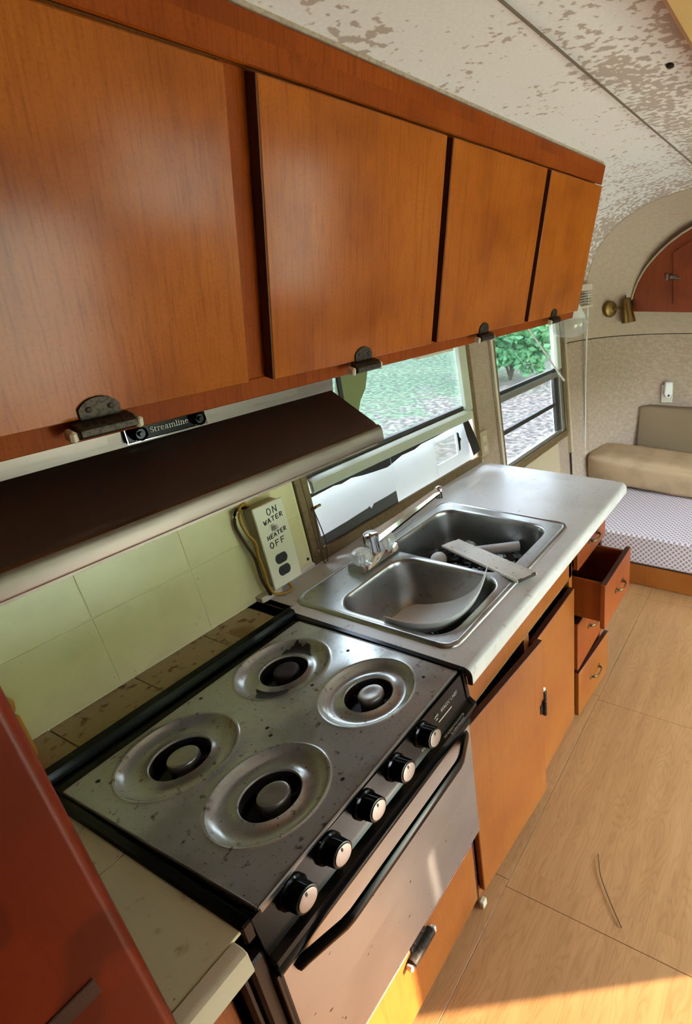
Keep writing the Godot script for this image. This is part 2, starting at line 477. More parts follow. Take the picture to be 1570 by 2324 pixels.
func shell_grid(b: Mb, xs: Array, prof: PackedVector2Array, s0: float, outer: float):
	# whole arch: near half, then its mirror image
	var full := []
	var arc := [s0]
	for i in prof.size():
		full.append(prof[i])
		if i > 0: arc.append(arc[i - 1] + prof[i].distance_to(prof[i - 1]))
	var m := prof.size()
	for i in range(m - 2, -1, -1):
		full.append(Vector2(2.0 * ZC - prof[i].x, prof[i].y)); arc.append(arc[i])
	for i in xs.size() - 1:
		for j in full.size() - 1:
			var c := []
			var us := []
			for k in [[i, j], [i, j + 1], [i + 1, j + 1], [i + 1, j]]:
				var q: Vector2 = full[k[1]]
				var e: Vector2 = full[mini(k[1] + 1, full.size() - 1)] - full[maxi(k[1] - 1, 0)]
				var pt := shell(xs[k[0]], q)
				if outer > 0.0:
					var nrm := Vector3(0, e.x, -e.y).normalized()
					if xs[k[0]] > X0: nrm = (nrm + Vector3(2.0 * (xs[k[0]] - X0), 0, 0)).normalized()
					pt += nrm * outer
				c.append(pt)
				us.append(Vector2(xs[k[0]] / 3.4, arc[k[1]] / 3.0))
			if outer > 0.0: b.quv(c[0], c[3], c[2], c[1], us[0], us[3], us[2], us[1])
			else: b.quv(c[0], c[1], c[2], c[3], us[0], us[1], us[2], us[3])
func ceiling_tex() -> ImageTexture:
	# u: x from 0 to 3.4 m; v: distance along the arch from the foot of the wall, 3 m
	var w := 1536
	var h := 1344
	var prof := half_profile(0)
	var zz := PackedFloat32Array()
	var yy := PackedFloat32Array()
	var k := 0
	var acc := 0.0
	for j in h:
		var s := 3.0 * j / h
		while k < prof.size() - 2 and acc + prof[k].distance_to(prof[k + 1]) < s:
			acc += prof[k].distance_to(prof[k + 1]); k += 1
		var q := prof[k].lerp(prof[k + 1], clampf((s - acc) / prof[k].distance_to(prof[k + 1]), 0, 1))
		zz.append(q.x); yy.append(q.y)
	var a := nz(w, h, 0.075, 1, 1, 201, 4)
	var b := nz(w, h, 0.011, 1, 1, 202, 4)
	var c := nz(w, h, 0.26, 1, 1, 203, 3)
	var out := PackedByteArray()
	out.resize(w * h * 3)
	var paint_c := Color(0.885, 0.86, 0.85)
	var bare := Color(0.70, 0.635, 0.59)
	for j in h:
		var z := zz[j]
		var y := yy[j]
		var vz := exp(-pow((z - 0.73) / 0.075, 2.0))
		var ve := exp(-pow((z - 0.93) / 0.06, 2.0))
		var vb := smoothstep(0.66, 0.78, z)
		var vw := 1.0 - smoothstep(1.50, 1.75, y)
		for i in w:
			var x := 3.4 * i / w
			var n := (j * w + i)
			var f := a[n] / 255.0
			var g := b[n] / 255.0
			var bias := -0.33 + (g - 0.5) * 0.45
			bias += 0.025 + vz * 0.28 * smoothstep(0.55, 1.2, x) + vb * 0.20 * smoothstep(0.55, 1.0, x) + ve * 0.3 * smoothstep(0.5, 0.9, x)
			bias += 0.17 * smoothstep(1.75, 2.2, x) + 0.26 * smoothstep(2.4, 2.7, x)
			bias += 0.34 * exp(-(pow(x - 0.60, 2.0) + pow(z - 0.50, 2.0)) / 0.003)
			var m := smoothstep(0.50, 0.545, f + bias)
			var col := paint_c.lerp(bare, m)
			var below := FY + (y - FY) * sq(x, 1.6) < 1.283
			if vw > 0.0 or x > 2.73:
				var t := maxf(vw, smoothstep(2.725, 2.735, x))
				var wl := Color(0.73, 0.65, 0.565).lerp(Color(0.62, 0.54, 0.465), smoothstep(0.3, 0.8, c[n] / 255.0 + (f - 0.5) * 0.5 + (0.10 if below else 0.0)) * (0.9 if below else 0.45))
				col = col.lerp(wl, t)
			var d := 0.98 + 0.03 * (c[n] / 255.0 - 0.5) * 2.0
			out[n * 3] = int(clampf(col.r * d, 0, 1) * 255); out[n * 3 + 1] = int(clampf(col.g * d, 0, 1) * 255); out[n * 3 + 2] = int(clampf(col.b * d, 0, 1) * 255)
	var im := Image.create_from_data(w, h, false, Image.FORMAT_RGB8, out)
	im.generate_mipmaps()
	return ImageTexture.create_from_image(im)
func shell_line(pts: Array, r: float) -> Mb:
	var b := Mb.new()
	b.tube(pts, r, 6)
	return b

func build_shell():
	var cm := mat(Color.WHITE, 0.8)
	cm.albedo_texture = ceiling_tex()
	cm.cull_mode = BaseMaterial3D.CULL_DISABLED
	var xs := []
	for i in 13: xs.append(-1.6 + 4.16 * i / 12.0)
	var xd := []
	for i in 25: xd.append(2.56 + 0.69 * (1.0 - pow(1.0 - i / 24.0, 2.0)))
	var up_p := half_profile(3)
	var all_p := half_profile(0)
	var s_up := 0.0
	for i in range(1, all_p.size() - up_p.size() + 1): s_up += all_p[i].distance_to(all_p[i - 1])
	var b := Mb.new()
	shell_grid(b, xs, up_p, s_up, 0.0)
	var c := struct("ceiling")
	put("vault", b, cm, c, 60.0)
	b = Mb.new()
	shell_grid(b, xs, up_p, s_up, 0.04)
	put("outer_skin", b, M.outer, c, 60.0)
	b = Mb.new()
	b.tube([Vector3(-1.6, 2.055, 0.705), Vector3(0.5, 2.055, 0.705), Vector3(2.73, 2.0, 0.735)], 0.0028, 6)
	put("seam", b, M.seam, c)
	var e := struct("wall_right")
	b = Mb.new()
	shell_grid(b, xd, all_p, 0.0, 0.0)
	put("dome", b, cm, e, 60.0)
	b = Mb.new()
	shell_grid(b, xd, all_p, 0.0, 0.04)
	put("outer_skin", b, M.outer, e, 60.0)
	var line := []
	for q in all_p: line.append(shell(2.73, q) + Vector3(-0.001, 0, 0))
	put("seam", shell_line(line, 0.0025), M.wall, e)
	line = []
	for i in 25:
		var x: float = xd[i]
		var y := FY + (1.283 - FY) / sq(x, 1.6)
		line.append(shell(x, Vector2(-0.0578 * (y - 0.91), y)) + Vector3(0, 0, 0.0))
	put("seam", shell_line(line, 0.0022), M.joint, e)
	# galley wall, leaning out a little, with its two window openings
	var w := struct("wall_back")
	on_wall(w, 0, 0)
	b = Mb.new()
	for r in [[-1.6, 0.705, -0.8, 0.545], [0.705, 1.6, -0.8, 0.015], [0.705, 1.6, 0.53, 0.545], [1.6, 1.80, -0.8, 0.545], [1.80, 2.5, -0.8, -0.125], [1.80, 2.5, 0.53, 0.545], [2.5, 2.57, -0.8, 0.545]]:
		b.box(Vector3((r[0] + r[1]) / 2, (r[2] + r[3]) / 2, -0.02), Vector3(r[1] - r[0], r[3] - r[2], 0.04), 0.0005)
	put("wall_panel", b, M.wall, w)
	put("wall_panel", bx(Vector3(2.2, -0.32, 0.004), Vector3(0.42, 0.34, 0.008)), M.cream, w)
	put("corner_trim", bx(Vector3(2.572, 0.14, 0.006), Vector3(0.024, 0.80, 0.034), 0.003), M.cream, w)
	put("grout", bx(Vector3(-0.13, 0.17, 0.00355), Vector3(1.64, 0.40, 0.0071), 0.0005), M.grout, w)
	var ti := []
	for k in 3: ti.append(bx(Vector3.ZERO, Vector3(0.1972, 0.1972, 0.006), 0.0009).mesh())
	for i in range(-4, 4):
		for j in 2:
			var x0 := 0.182 + 0.198 * i
			if i == 2:
				# the last column is cut to the window trim
				var t2 := put("tile", bx(Vector3(0.632, 0.082 if j == 0 else 0.262, 0.005), Vector3(0.106, 0.160 if j == 0 else 0.1972, 0.006), 0.0009), M.tile, w)
				t2.name = t2.name
			elif i == 3: continue
			elif j == 0:
				put("tile", bx(Vector3(x0 + 0.099, 0.0815, 0.005), Vector3(0.1972, 0.160, 0.006), 0.0009), M.tile, w)
			else:
				puta("tile", ti[0], M.tile, w).position = Vector3(x0 + 0.099, 0.2625, 0.005)
	# wall behind the photographer's right hand: door opening and windows let the daylight in
	var f := struct("wall_front")
	f.position = Vector3(0, CH, 2.0 * ZC); f.rotation.x = WA
	b = Mb.new()
	for r in [[-1.6, 0.12, -0.8, 0.545], [0.12, 0.52, -0.8, 0.17], [0.12, 0.52, 0.53, 0.545], [0.52, 0.70, -0.8, 0.545], [0.70, 1.28, 0.14, 0.545], [1.28, 1.295, -0.8, 0.545], [1.295, 1.335, -0.8, 0.125], [1.295, 1.335, 0.31, 0.545], [1.335, 1.38, -0.8, 0.545], [1.38, 1.90, -0.8, 0.13], [1.38, 1.90, 0.53, 0.545], [1.90, 2.0, -0.8, 0.545], [2.0, 2.12, -0.8, 0.545], [2.12, 2.54, -0.8, -0.25], [2.12, 2.54, 0.53, 0.545], [2.54, 2.57, -0.8, 0.545]]:
		b.box(Vector3((r[0] + r[1]) / 2, (r[2] + r[3]) / 2, 0.02), Vector3(r[1] - r[0], r[3] - r[2], 0.04), 0.0005)
	put("wall_panel", b, M.wall, f)
	var l := struct("wall_left")
	put("wall_panel", bx(Vector3(-1.62, 1.1, ZC), Vector3(0.04, 2.1, 2.5)), M.wood, l)
	# floor: board-wide panels of printed vinyl with open joints
	var fl := struct("floor")
	put("subfloor", bx(Vector3(0.83, FY - 0.03, ZC), Vector3(4.9, 0.05, 2.5)), M.joint, fl)
	var zs := [[-0.02, 0.653], [0.6545, 1.38], [1.3815, 2.32]]
	var off := [0.58, 0.562, 0.20]
	for row in 3:
		var x := -1.6
		var cuts := [-1.6]
		for k in range(-4, 5):
			var q: float = off[row] + 0.744 * k
			if q > -1.5 and q < 3.2: cuts.append(q)
		cuts.append(3.25)
		for k in cuts.size() - 1:
			put("floor_panel", bx(Vector3((cuts[k] + cuts[k + 1]) / 2, FY - 0.003, (zs[row][0] + zs[row][1]) / 2), Vector3(cuts[k + 1] - cuts[k] - 0.0012, 0.006, zs[row][1] - zs[row][0]), 0.0003), M.floor, fl)

func build_windows():
	var o := struct("window_1")
	on_wall(o, 0, 0)
	var b := Mb.new()
	b.box(Vector3(0.702, 0.275, 0.007), Vector3(0.022, 0.53, 0.014)); b.box(Vector3(0.728, 0.275, 0.004), Vector3(0.022, 0.53, 0.008))
	b.box(Vector3(1.605, 0.285, 0.006), Vector3(0.03, 0.51, 0.012)); b.box(Vector3(1.15, 0.020, 0.007), Vector3(0.92, 0.036, 0.014))
	put("frame", b, M.brass_frame, o)
	put("jamb", bx(Vector3(1.567, 0.39, 0.002), Vector3(0.05, 0.30, 0.02)), M.frame_cream, o)
	put("jamb", bx(Vector3(0.75, 0.39, -0.01), Vector3(0.03, 0.30, 0.02)), M.frame_dark, o)
	b = Mb.new()
	b.prism([Vector2(-0.015, 0.203), Vector2(0.012, 0.203), Vector2(0.02, 0.212), Vector2(0.02, 0.236), Vector2(0.008, 0.246), Vector2(-0.015, 0.246)], 0.742, 1.572, Basis(Vector3(0, 0, 1), Vector3(0, 1, 0), Vector3(1, 0, 0)))
	put("sash_rail", b, M.frame_cream, o)
	put("sash_edge", bx(Vector3(1.15, 0.254, -0.012), Vector3(0.82, 0.016, 0.02)), M.frame_dark, o)
	put("pane", bx(Vector3(1.15, 0.39, -0.022), Vector3(0.84, 0.28, 0.003), 0.0), M.pane, o)
	put("pane", bx(Vector3(1.15, 0.12, -0.03), Vector3(0.84, 0.17, 0.003), 0.0), M.screen, o)
	for q in [Vector3(0.93, 0.014, 0.014), Vector3(1.10, 0.016, 0.014), Vector3(1.42, 0.018, 0.014), Vector3(1.604, 0.20, 0.012), Vector3(1.604, 0.36, 0.012), Vector3(0.70, 0.03, 0.014)]:
		b = Mb.new()
		b.sphere(q, Vector3(0.005, 0.005, 0.003), 10, 6)
		put("screw", b, M.brass, o)
	o = struct("window_2")
	on_wall(o, 0, 0)
	b = Mb.new()
	b.box(Vector3(1.79, 0.20, 0.008), Vector3(0.018, 0.66, 0.016))
	put("trim", b, M.white_plastic, o)
	b = Mb.new()
	b.box(Vector3(1.812, 0.20, 0.0), Vector3(0.02, 0.64, 0.02)); b.box(Vector3(2.16, -0.124, 0.006), Vector3(0.74, 0.036, 0.02)); b.box(Vector3(2.535, 0.20, 0.006), Vector3(0.025, 0.66, 0.016))
	put("frame", b, M.brass_frame, o)
	put("jamb", bx(Vector3(2.493, 0.39, 0.0), Vector3(0.05, 0.29, 0.02)), M.frame_cream, o)
	put("jamb", bx(Vector3(2.50, 0.07, -0.004), Vector3(0.04, 0.34, 0.02)), M.frame_alu, o)
	put("stile", bx(Vector3(2.452, 0.07, -0.012), Vector3(0.05, 0.34, 0.018)), M.frame_dark, o)
	b = Mb.new()
	b.box(Vector3(2.15, 0.222, -0.004), Vector3(0.66, 0.026, 0.024)); b.box(Vector3(2.15, -0.098, -0.006), Vector3(0.66, 0.022, 0.02))
	put("sash_rail", b, M.frame_alu, o)
	b = Mb.new()
	b.box(Vector3(2.15, 0.246, -0.014), Vector3(0.66, 0.018, 0.018)); b.box(Vector3(2.13, 0.062, -0.014), Vector3(0.60, 0.022, 0.016))
	put("sash_bar", b, M.frame_dark, o)
	put("pane", bx(Vector3(2.15, 0.39, -0.022), Vector3(0.66, 0.29, 0.003), 0.0), M.pane, o)
	put("pane", bx(Vector3(2.13, 0.06, -0.03), Vector3(0.62, 0.31, 0.003), 0.0), M.screen, o)
	# windows of the other side
	for k in 3:
		o = struct("window_%d" % (k + 3))
		o.position = Vector3(0, CH, 2.0 * ZC); o.rotation.x = WA
		var x0: float = [1.38, 2.12, 0.12][k]
		var x1: float = [1.90, 2.54, 0.52][k]
		var v0: float = [0.13, -0.25, 0.17][k]
		var v1: float = [0.53, 0.53, 0.53][k]
		b = Mb.new()
		for s in [x0, x1]: b.box(Vector3(s, (v0 + v1) / 2, 0.0), Vector3(0.03, v1 - v0 + 0.03, 0.03))
		for s in [v0, v1]: b.box(Vector3((x0 + x1) / 2, s, 0.0), Vector3(x1 - x0, 0.03, 0.03))
		put("frame", b, M.frame_alu, o)
		put("pane", bx(Vector3((x0 + x1) / 2, (v0 + v1) / 2, 0.02), Vector3(x1 - x0, v1 - v0, 0.003), 0.0), M.clear_pane, o)
	o = struct("door_1")
	o.position = Vector3(0, 0, 2.0 * ZC)
	b = Mb.new()
	b.box(Vector3(0.70, 0.58, 0.01), Vector3(0.03, 0.92, 0.05)); b.box(Vector3(1.285, 0.58, 0.01), Vector3(0.03, 0.92, 0.05))
	put("door_jamb", b, M.frame_alu, o)

# ---------------------------------------------------------------- outside
func yard_tex() -> ImageTexture:
	# trodden gravel near the trailer giving way to grass, 32 m by 24 m
	var w := 1600
	var h := 1200
	var a := nz(w, h, 0.02, 1, 1, 301, 4)
	var f := nz(w, h, 0.16, 1, 1, 302, 3)
	var c := nz(w, h, 0.3, 1, 1, 303, 2)
	var out := PackedByteArray()
	out.resize(w * h * 3)
	for j in h:
		var z := 2.2 - 24.0 * j / h
		for i in w:
			var n := j * w + i
			var k := smoothstep(-0.5, 0.5, (-4.3 - z) * 0.8 + (a[n] / 255.0 - 0.5) * 3.0 + (f[n] / 255.0 - 0.5) * 2.2)
			var s := f[n] / 255.0 - 0.5 + (c[n] / 255.0 - 0.5) * 0.7
			var col := Color(0.30, 0.275, 0.25).lerp(Color(0.20, 0.275, 0.185), k)
			var d := 1.0 + s * 1.5
			out[n * 3] = int(clampf(col.r * d, 0, 1) * 255); out[n * 3 + 1] = int(clampf(col.g * d, 0, 1) * 255); out[n * 3 + 2] = int(clampf(col.b * d, 0, 1) * 255)
	var im := Image.create_from_data(w, h, false, Image.FORMAT_RGB8, out)
	im.generate_mipmaps()
	return ImageTexture.create_from_image(im)
func build_outside():
	var g := struct("ground")
	var b0 := Mb.new()
	b0.quv(Vector3(-6, -0.45, 2.2), Vector3(26, -0.45, 2.2), Vector3(26, -0.45, -21.8), Vector3(-6, -0.45, -21.8), Vector2(0, 0), Vector2(1, 0), Vector2(1, 1), Vector2(0, 1))
	b0.fix(0)
	var gm := mat(Color.WHITE, 0.9)
	gm.albedo_texture = yard_tex()
	gm.cull_mode = BaseMaterial3D.CULL_DISABLED
	put("yard", b0, gm, g)
	put("soil", bx(Vector3(3, -0.52, -5), Vector3(70, 0.1, 60)), M.grass, g)
	put("grass_field", bx(Vector3(3, -0.5, 17.3), Vector3(70, 0.1, 30)), M.grass, g)
	var rng := RandomNumberGenerator.new()
	rng.seed = 5
	var spots := [[9.2, -4.0, 1.3, "broad leafy bush on the grass seen through the small far window"], [12.0, -4.9, 1.6, "tall leafy bush behind the broad one outside the far window"], [15.2, -6.6, 2.2, "rearmost leafy bush at the edge of the grass outside"]]
	for s in spots:
		var t := thing("bush", s[3], "bush", Vector3(s[0], -0.44, s[1]), "bushes outside the window")
		var b := Mb.new()
		for k in 5:
			var d := Vector3(rng.randf_range(-0.5, 0.5), 1.0, rng.randf_range(-0.5, 0.5))
			b.tube([Vector3.ZERO, d * 0.5 * s[2] * 0.5, d * s[2] * 0.6], 0.03, 5)
		put("stem", b, M.bark, t)
		b = Mb.new()
		for k in 2600:
			var a := rng.randf() * TAU
			var e := acos(rng.randf_range(-0.75, 1.0))
			var r: float = s[2] * rng.randf_range(0.5, 0.75) * (0.8 + 0.25 * sin(a * 3.0 + s[0]) + 0.12 * sin(e * 5.0 + a))
			var c := Vector3(sin(e) * cos(a) * r, s[2] * 0.55 + cos(e) * r * 0.8, sin(e) * sin(a) * r)
			var bs := Basis.from_euler(Vector3(rng.randf() * TAU, rng.randf() * TAU, rng.randf() * TAU)) * 0.09
			b.tri(c + bs * Vector3(-1, 0, 0), c + bs * Vector3(0, 0.15, 0.5), c + bs * Vector3(1, 0, 0))
			b.tri(c + bs * Vector3(-1, 0, 0), c + bs * Vector3(1, 0, 0), c + bs * Vector3(0, -0.1, -0.5))
		var lf := put("foliage", b, M.leaf, t, 1.0)
		lf.set_meta("kind", "stuff")
	# shade tree on the sunny side
	var tr := thing("tree", "leafy shade tree standing outside the trailer on the sunny side", "tree", Vector3(5.42, -0.45, 7.8))
	var bt := Mb.new()
	bt.tube([Vector3.ZERO, Vector3(0.05, 1.5, 0), Vector3(-0.05, 2.4, 0.05), Vector3(0.0, 3.7, 0)], 0.12, 10)
	put("trunk", bt, M.bark, tr)
	bt = Mb.new()
	for k in 7000:
		var q := Vector3(rng.randf_range(-1, 1), rng.randf_range(-1, 1), rng.randf_range(-1, 1))
		q = q * minf(1.0, 1.12 / maxf(q.length(), 0.01))
		var c := Vector3(q.x * 0.68, 3.55 + q.y * 0.8, q.z * 0.28)
		var bs := Basis.from_euler(Vector3(rng.randf() * TAU, rng.randf() * TAU, rng.randf() * TAU)) * 0.08
		bt.tri(c + bs * Vector3(-1, 0, 0), c + bs * Vector3(0, 0.15, 0.5), c + bs * Vector3(1, 0, 0))
		bt.tri(c + bs * Vector3(-1, 0, 0), c + bs * Vector3(1, 0, 0), c + bs * Vector3(0, -0.1, -0.5))
	put("foliage", bt, M.leaf, tr, 1.0).set_meta("kind", "stuff")
	# woods beyond the yard, and a hedge on the sunny side
	var wood_pos := [[-2.0, -12.0], [-10.0, -11.5], [6.0, -12.5], [13.5, -13.5], [21.0, -12.5]]
	var wl := ["leafy tree at the yard's edge, straight out from the sink window", "leafy tree at the yard's edge, outside beyond the stove end", "second leafy tree to the right out from the sink window", "third leafy tree to the right, behind the bushes", "farthest leafy tree to the right at the yard's edge"]
	var t0: Node3D
	for k in 5:
		var t1: Node3D
		if k == 0:
			t0 = thing("tree", wl[0], "tree", Vector3.ZERO, "trees beyond the yard")
			t1 = t0
			bt = Mb.new()
			bt.tube([Vector3.ZERO, Vector3(0.1, 2.0, 0), Vector3(0.0, 4.5, 0.1), Vector3(0.05, 7.0, 0)], 0.2, 10)
			put("trunk", bt, M.bark, t0)
			bt = Mb.new()
			for q in 4500:
				var a := rng.randf() * TAU
				var e := acos(rng.randf_range(-1.0, 1.0))
				var r := pow(rng.randf(), 0.35)
				var c := Vector3(sin(e) * cos(a) * r * 3.3, 5.6 + cos(e) * r * 4.3, sin(e) * sin(a) * r * 2.6)
				var bs := Basis.from_euler(Vector3(rng.randf() * TAU, rng.randf() * TAU, rng.randf() * TAU)) * 0.3
				bt.tri(c + bs * Vector3(-1, 0, 0), c + bs * Vector3(0, 0.15, 0.6), c + bs * Vector3(1, 0, 0))
				bt.tri(c + bs * Vector3(-1, 0, 0), c + bs * Vector3(1, 0, 0), c + bs * Vector3(0, -0.1, -0.6))
			put("foliage", bt, M.leaf, t0, 1.0).set_meta("kind", "stuff")
		else:
			t1 = t0.duplicate()
			t1.name = numbered("tree"); add_child(t1)
			t1.set_meta("label", wl[k])
		t1.position = Vector3(wood_pos[k][0], -0.45, wood_pos[k][1]); t1.rotation.y = k * 1.3
	var hg := thing("hedge", "long dense green hedge across the yard on the sunny side", "hedge", Vector3(5, -0.45, 12.5))
	bt = Mb.new()
	for q in 9000:
		var c := Vector3(rng.randf_range(-18, 18), rng.randf_range(0.0, 3.5), rng.randf_range(-0.5, 0.5))
		var bs := Basis.from_euler(Vector3(rng.randf() * TAU, rng.randf() * TAU, rng.randf() * TAU)) * 0.24
		bt.tri(c + bs * Vector3(-1, 0, 0), c + bs * Vector3(0, 0.15, 0.6), c + bs * Vector3(1, 0, 0))
		bt.tri(c + bs * Vector3(-1, 0, 0), c + bs * Vector3(1, 0, 0), c + bs * Vector3(0, -0.1, -0.6))
	put("foliage", bt, M.leaf_light, hg, 1.0).set_meta("kind", "stuff")
	# the curved green board that stands on the sash behind the hood
	var b2 := Mb.new()
	b2.prism([Vector2(0.885, 1.185), Vector2(0.935, 1.185), Vector2(0.955, 1.26), Vector2(0.985, 1.322), Vector2(1.012, 1.352), Vector2(1.032, 1.404), Vector2(1.038, 1.48), Vector2(0.93, 1.48), Vector2(0.905, 1.37)], -0.022, -0.006, Basis.IDENTITY, Vector3.ZERO, 0.002)
	var gb := thing("green_board", "olive green curved board standing in the sink window beside the range hood", "board", Vector3.ZERO)
	put("board", b2, M.green, gb)
	put("edge_strip", bx(Vector3(0.906, 1.35, -0.003), Vector3(0.018, 0.26, 0.006)), M.black_rough, gb)
	single("blind_rail", bx(Vector3.ZERO, Vector3(0.21, 0.05, 0.03), 0.003), M.white_plastic, "short white blind rail at the top of the sink window, just below the cabinets", "blind", "", wp(1.338, 0.519, 0.045)).rotation.x = -WA
# ---------------------------------------------------------------- overhead cabinets and hood
const YZ := Basis(Vector3(0, 0, 1), Vector3(0, 1, 0), Vector3(1, 0, 0))   # prism polygons given as (z, y), swept along x
func make_latch(parent: Node3D, s: float, at: Vector3, turn := 0.0):
	# half-round plate screwed to the door, and the catch below it with its white ends
	var h := Node3D.new()
	h.name = "latch"; parent.add_child(h, true)
	h.position = at; h.rotation.z = turn
	var pl := [Vector2(-0.0235, 0.0), Vector2(0.0235, 0.0)]
	for i in 9:
		var a := PI * (0.12 + 0.76 * i / 8.0)
		pl.append(Vector2(0.026 * cos(a), 0.008 + 0.022 * sin(a)))
	var b := Mb.new()
	b.prism(pl, 0.0, 0.003, Basis.from_scale(Vector3.ONE * s))
	for k in [-1, 1]: b.sphere(Vector3(0.013 * k, 0.015, 0.003) * s, Vector3(0.004, 0.004, 0.002) * s, 10, 6)
	put("latch_plate", b, M.latch, h)
	b = Mb.new()
	b.prism([Vector2(0, 0.002), Vector2(0.012, 0.002), Vector2(0.020, -0.004), Vector2(0.021, -0.012), Vector2(0.014, -0.018), Vector2(0, -0.018)], -0.036 * s, 0.034 * s, YZ * Basis.from_scale(Vector3(s, s, 1)), Vector3.ZERO, 0.002)
	put("catch", b, M.latch, h)
	for k in [-1, 1]: put("catch_end", bx(Vector3((0.0385 if k > 0 else -0.0405) * s, -0.012 * s, 0.009 * s), Vector3(0.009, 0.016, 0.017) * s, 0.003), M.white_plastic, h)

func build_overheads():
	var t := thing("overhead_cabinet", "long varnished wooden overhead cabinet with four doors under the curved ceiling", "cabinet", Vector3(0, 1.498, 0.33))
	t.rotation.x = UA
	var inv := t.transform.affine_inverse()
	var b := Mb.new()
	b.prism([Vector2(-0.027, 1.492), Vector2(0.325, 1.491), Vector2(0.435, 2.005), Vector2(0.23, 1.925), Vector2(0.08, 1.795), Vector2(0.0, 1.62)], -1.2, 1.836, inv.basis * YZ, inv.origin)
	put("body", b, M.wood, t)
	put("bottom_rail", bx(Vector3(0.32, 0.010, 0.002), Vector3(3.04, 0.036, 0.010)), M.rail, t)
	put("top_rail", bx(Vector3(0.325, 0.496, 0.006), Vector3(3.06, 0.062, 0.018), 0.003), M.rail, t)
	for x in [0.391, 0.877, 1.378]: put("stile", bx(Vector3(x, 0.243, 0.001), Vector3(0.044, 0.44, 0.008)), M.rail, t)
	put("crown_strip", bx(Vector3(0.325, 0.533, 0.001), Vector3(3.06, 0.012, 0.012), 0.003), M.wall, t)
	var dd := [[-0.45, 0.372, 0.010], [0.411, 0.866, 0.021], [0.889, 1.363, 0.021], [1.392, 1.828, 0.021]]
	var lx := [0.147, 0.628, 1.108, 1.590]
	for i in 4:
		var d: Array = dd[i]
		var dn := put("door", bx(Vector3((d[0] + d[1]) / 2, 0.243, 0.006 + d[2] / 2), Vector3(d[1] - d[0], 0.434, d[2]), 0.002), M.wood, t)
		put("door_edge", bx(Vector3(d[0] - 0.0008, 0.243, 0.006 + d[2] / 2), Vector3(0.002, 0.432, d[2] - 0.002), 0.0004), M.edge, dn)
		make_latch(dn, 1.0, Vector3(lx[i], 0.024, 0.006 + d[2]))
	# hood
	t = thing("range_hood", "brown sloping range hood with a bright metal lip hung under the overhead cabinet", "range hood", Vector3(0, 1.33, 0))
	b = Mb.new()
	b.prism([Vector2(-0.02, 0.066), Vector2(0.40, 0.056), Vector2(0.414, 0.058), Vector2(0.4155, 0.063), Vector2(0.406, 0.072), Vector2(0.30, 0.131), Vector2(0.28, 0.131), Vector2(-0.02, 0.10)], -0.9, 0.588, YZ, Vector3.ZERO, 0.002)
	put("canopy", b, M.hood, t)
	b = Mb.new()
	b.prism([Vector2(0.20, 0.021), Vector2(0.404, 0.021), Vector2(0.404, 0.031), Vector2(0.4205, 0.032), Vector2(0.4225, 0.036), Vector2(0.4215, 0.056), Vector2(0.4185, 0.063), Vector2(0.412, 0.066), Vector2(0.40, 0.058), Vector2(0.20, 0.058)], -0.9, 0.592, YZ, Vector3.ZERO, 0.0015)
	put("lip", b, M.lip, t)
	b = Mb.new()
	b.prism([Vector2(-0.02, 0.03), Vector2(0.2, 0.024), Vector2(0.2, 0.055), Vector2(-0.02, 0.06)], -0.9, 0.575, YZ)
	put("liner", b, M.alu, t)
	b = Mb.new()
	b.prism([Vector2(0.28, 0.124), Vector2(0.303, 0.124), Vector2(0.309, 0.164), Vector2(0.28, 0.164)], -0.9, 0.592, YZ, Vector3.ZERO, 0.001)
	put("band", b, M.lip, t)
	var cp := put("control_plate", bx(Vector3(0.248, 0.146, 0.309), Vector3(0.122, 0.026, 0.005), 0.002, Basis(Vector3.RIGHT, 0.15)), M.black, t)
	b = Mb.new()
	for k in [-1, 1]: b.box(Vector3(0.248, 0.146 + k * 0.0128, 0.312 + k * 0.002), Vector3(0.122, 0.0012, 0.001), 0.0002)
	for k in [-1, 1]: b.box(Vector3(0.248 + k * 0.0605, 0.146, 0.312), Vector3(0.0012, 0.026, 0.001), 0.0002)
	put("plate_edge", b, M.chrome, cp)
	for k in [-1, 1]:
		b = Mb.new()
		b.lathe([Vector2(0.011, 0), Vector2(0.0105, 0.010), Vector2(0.008, 0.013), Vector2(0.0075, 0.010), Vector2(0.004, 0.010), Vector2(0.0035, 0.014)], 18, Vector3(0.248 + k * 0.045, 0.146, 0.311), Basis(Vector3.RIGHT, PI / 2))
		put("knob", b, M.black, cp)
	letters("Streamline", 0.0085, M.light_ink, cp, Vector3(0.250, 0.146, 0.3125), Basis(Vector3.RIGHT, 0.15), "Droid Serif", 0.0008)

func letters(txt: String, h: float, m: Material, parent: Node, at: Vector3, bs := Basis.IDENTITY, font := "Droid Sans", depth := 0.0004) -> MeshInstance3D:
	var tm := TextMesh.new()
	var f := SystemFont.new()
	f.font_names = PackedStringArray([font])
	tm.font = f
	tm.text = txt; tm.font_size = 32
	tm.pixel_size = h / 24.0
	tm.depth = depth
	var o := puta("lettering", tm, m, parent)
	o.transform = Transform3D(bs, at)
	return o

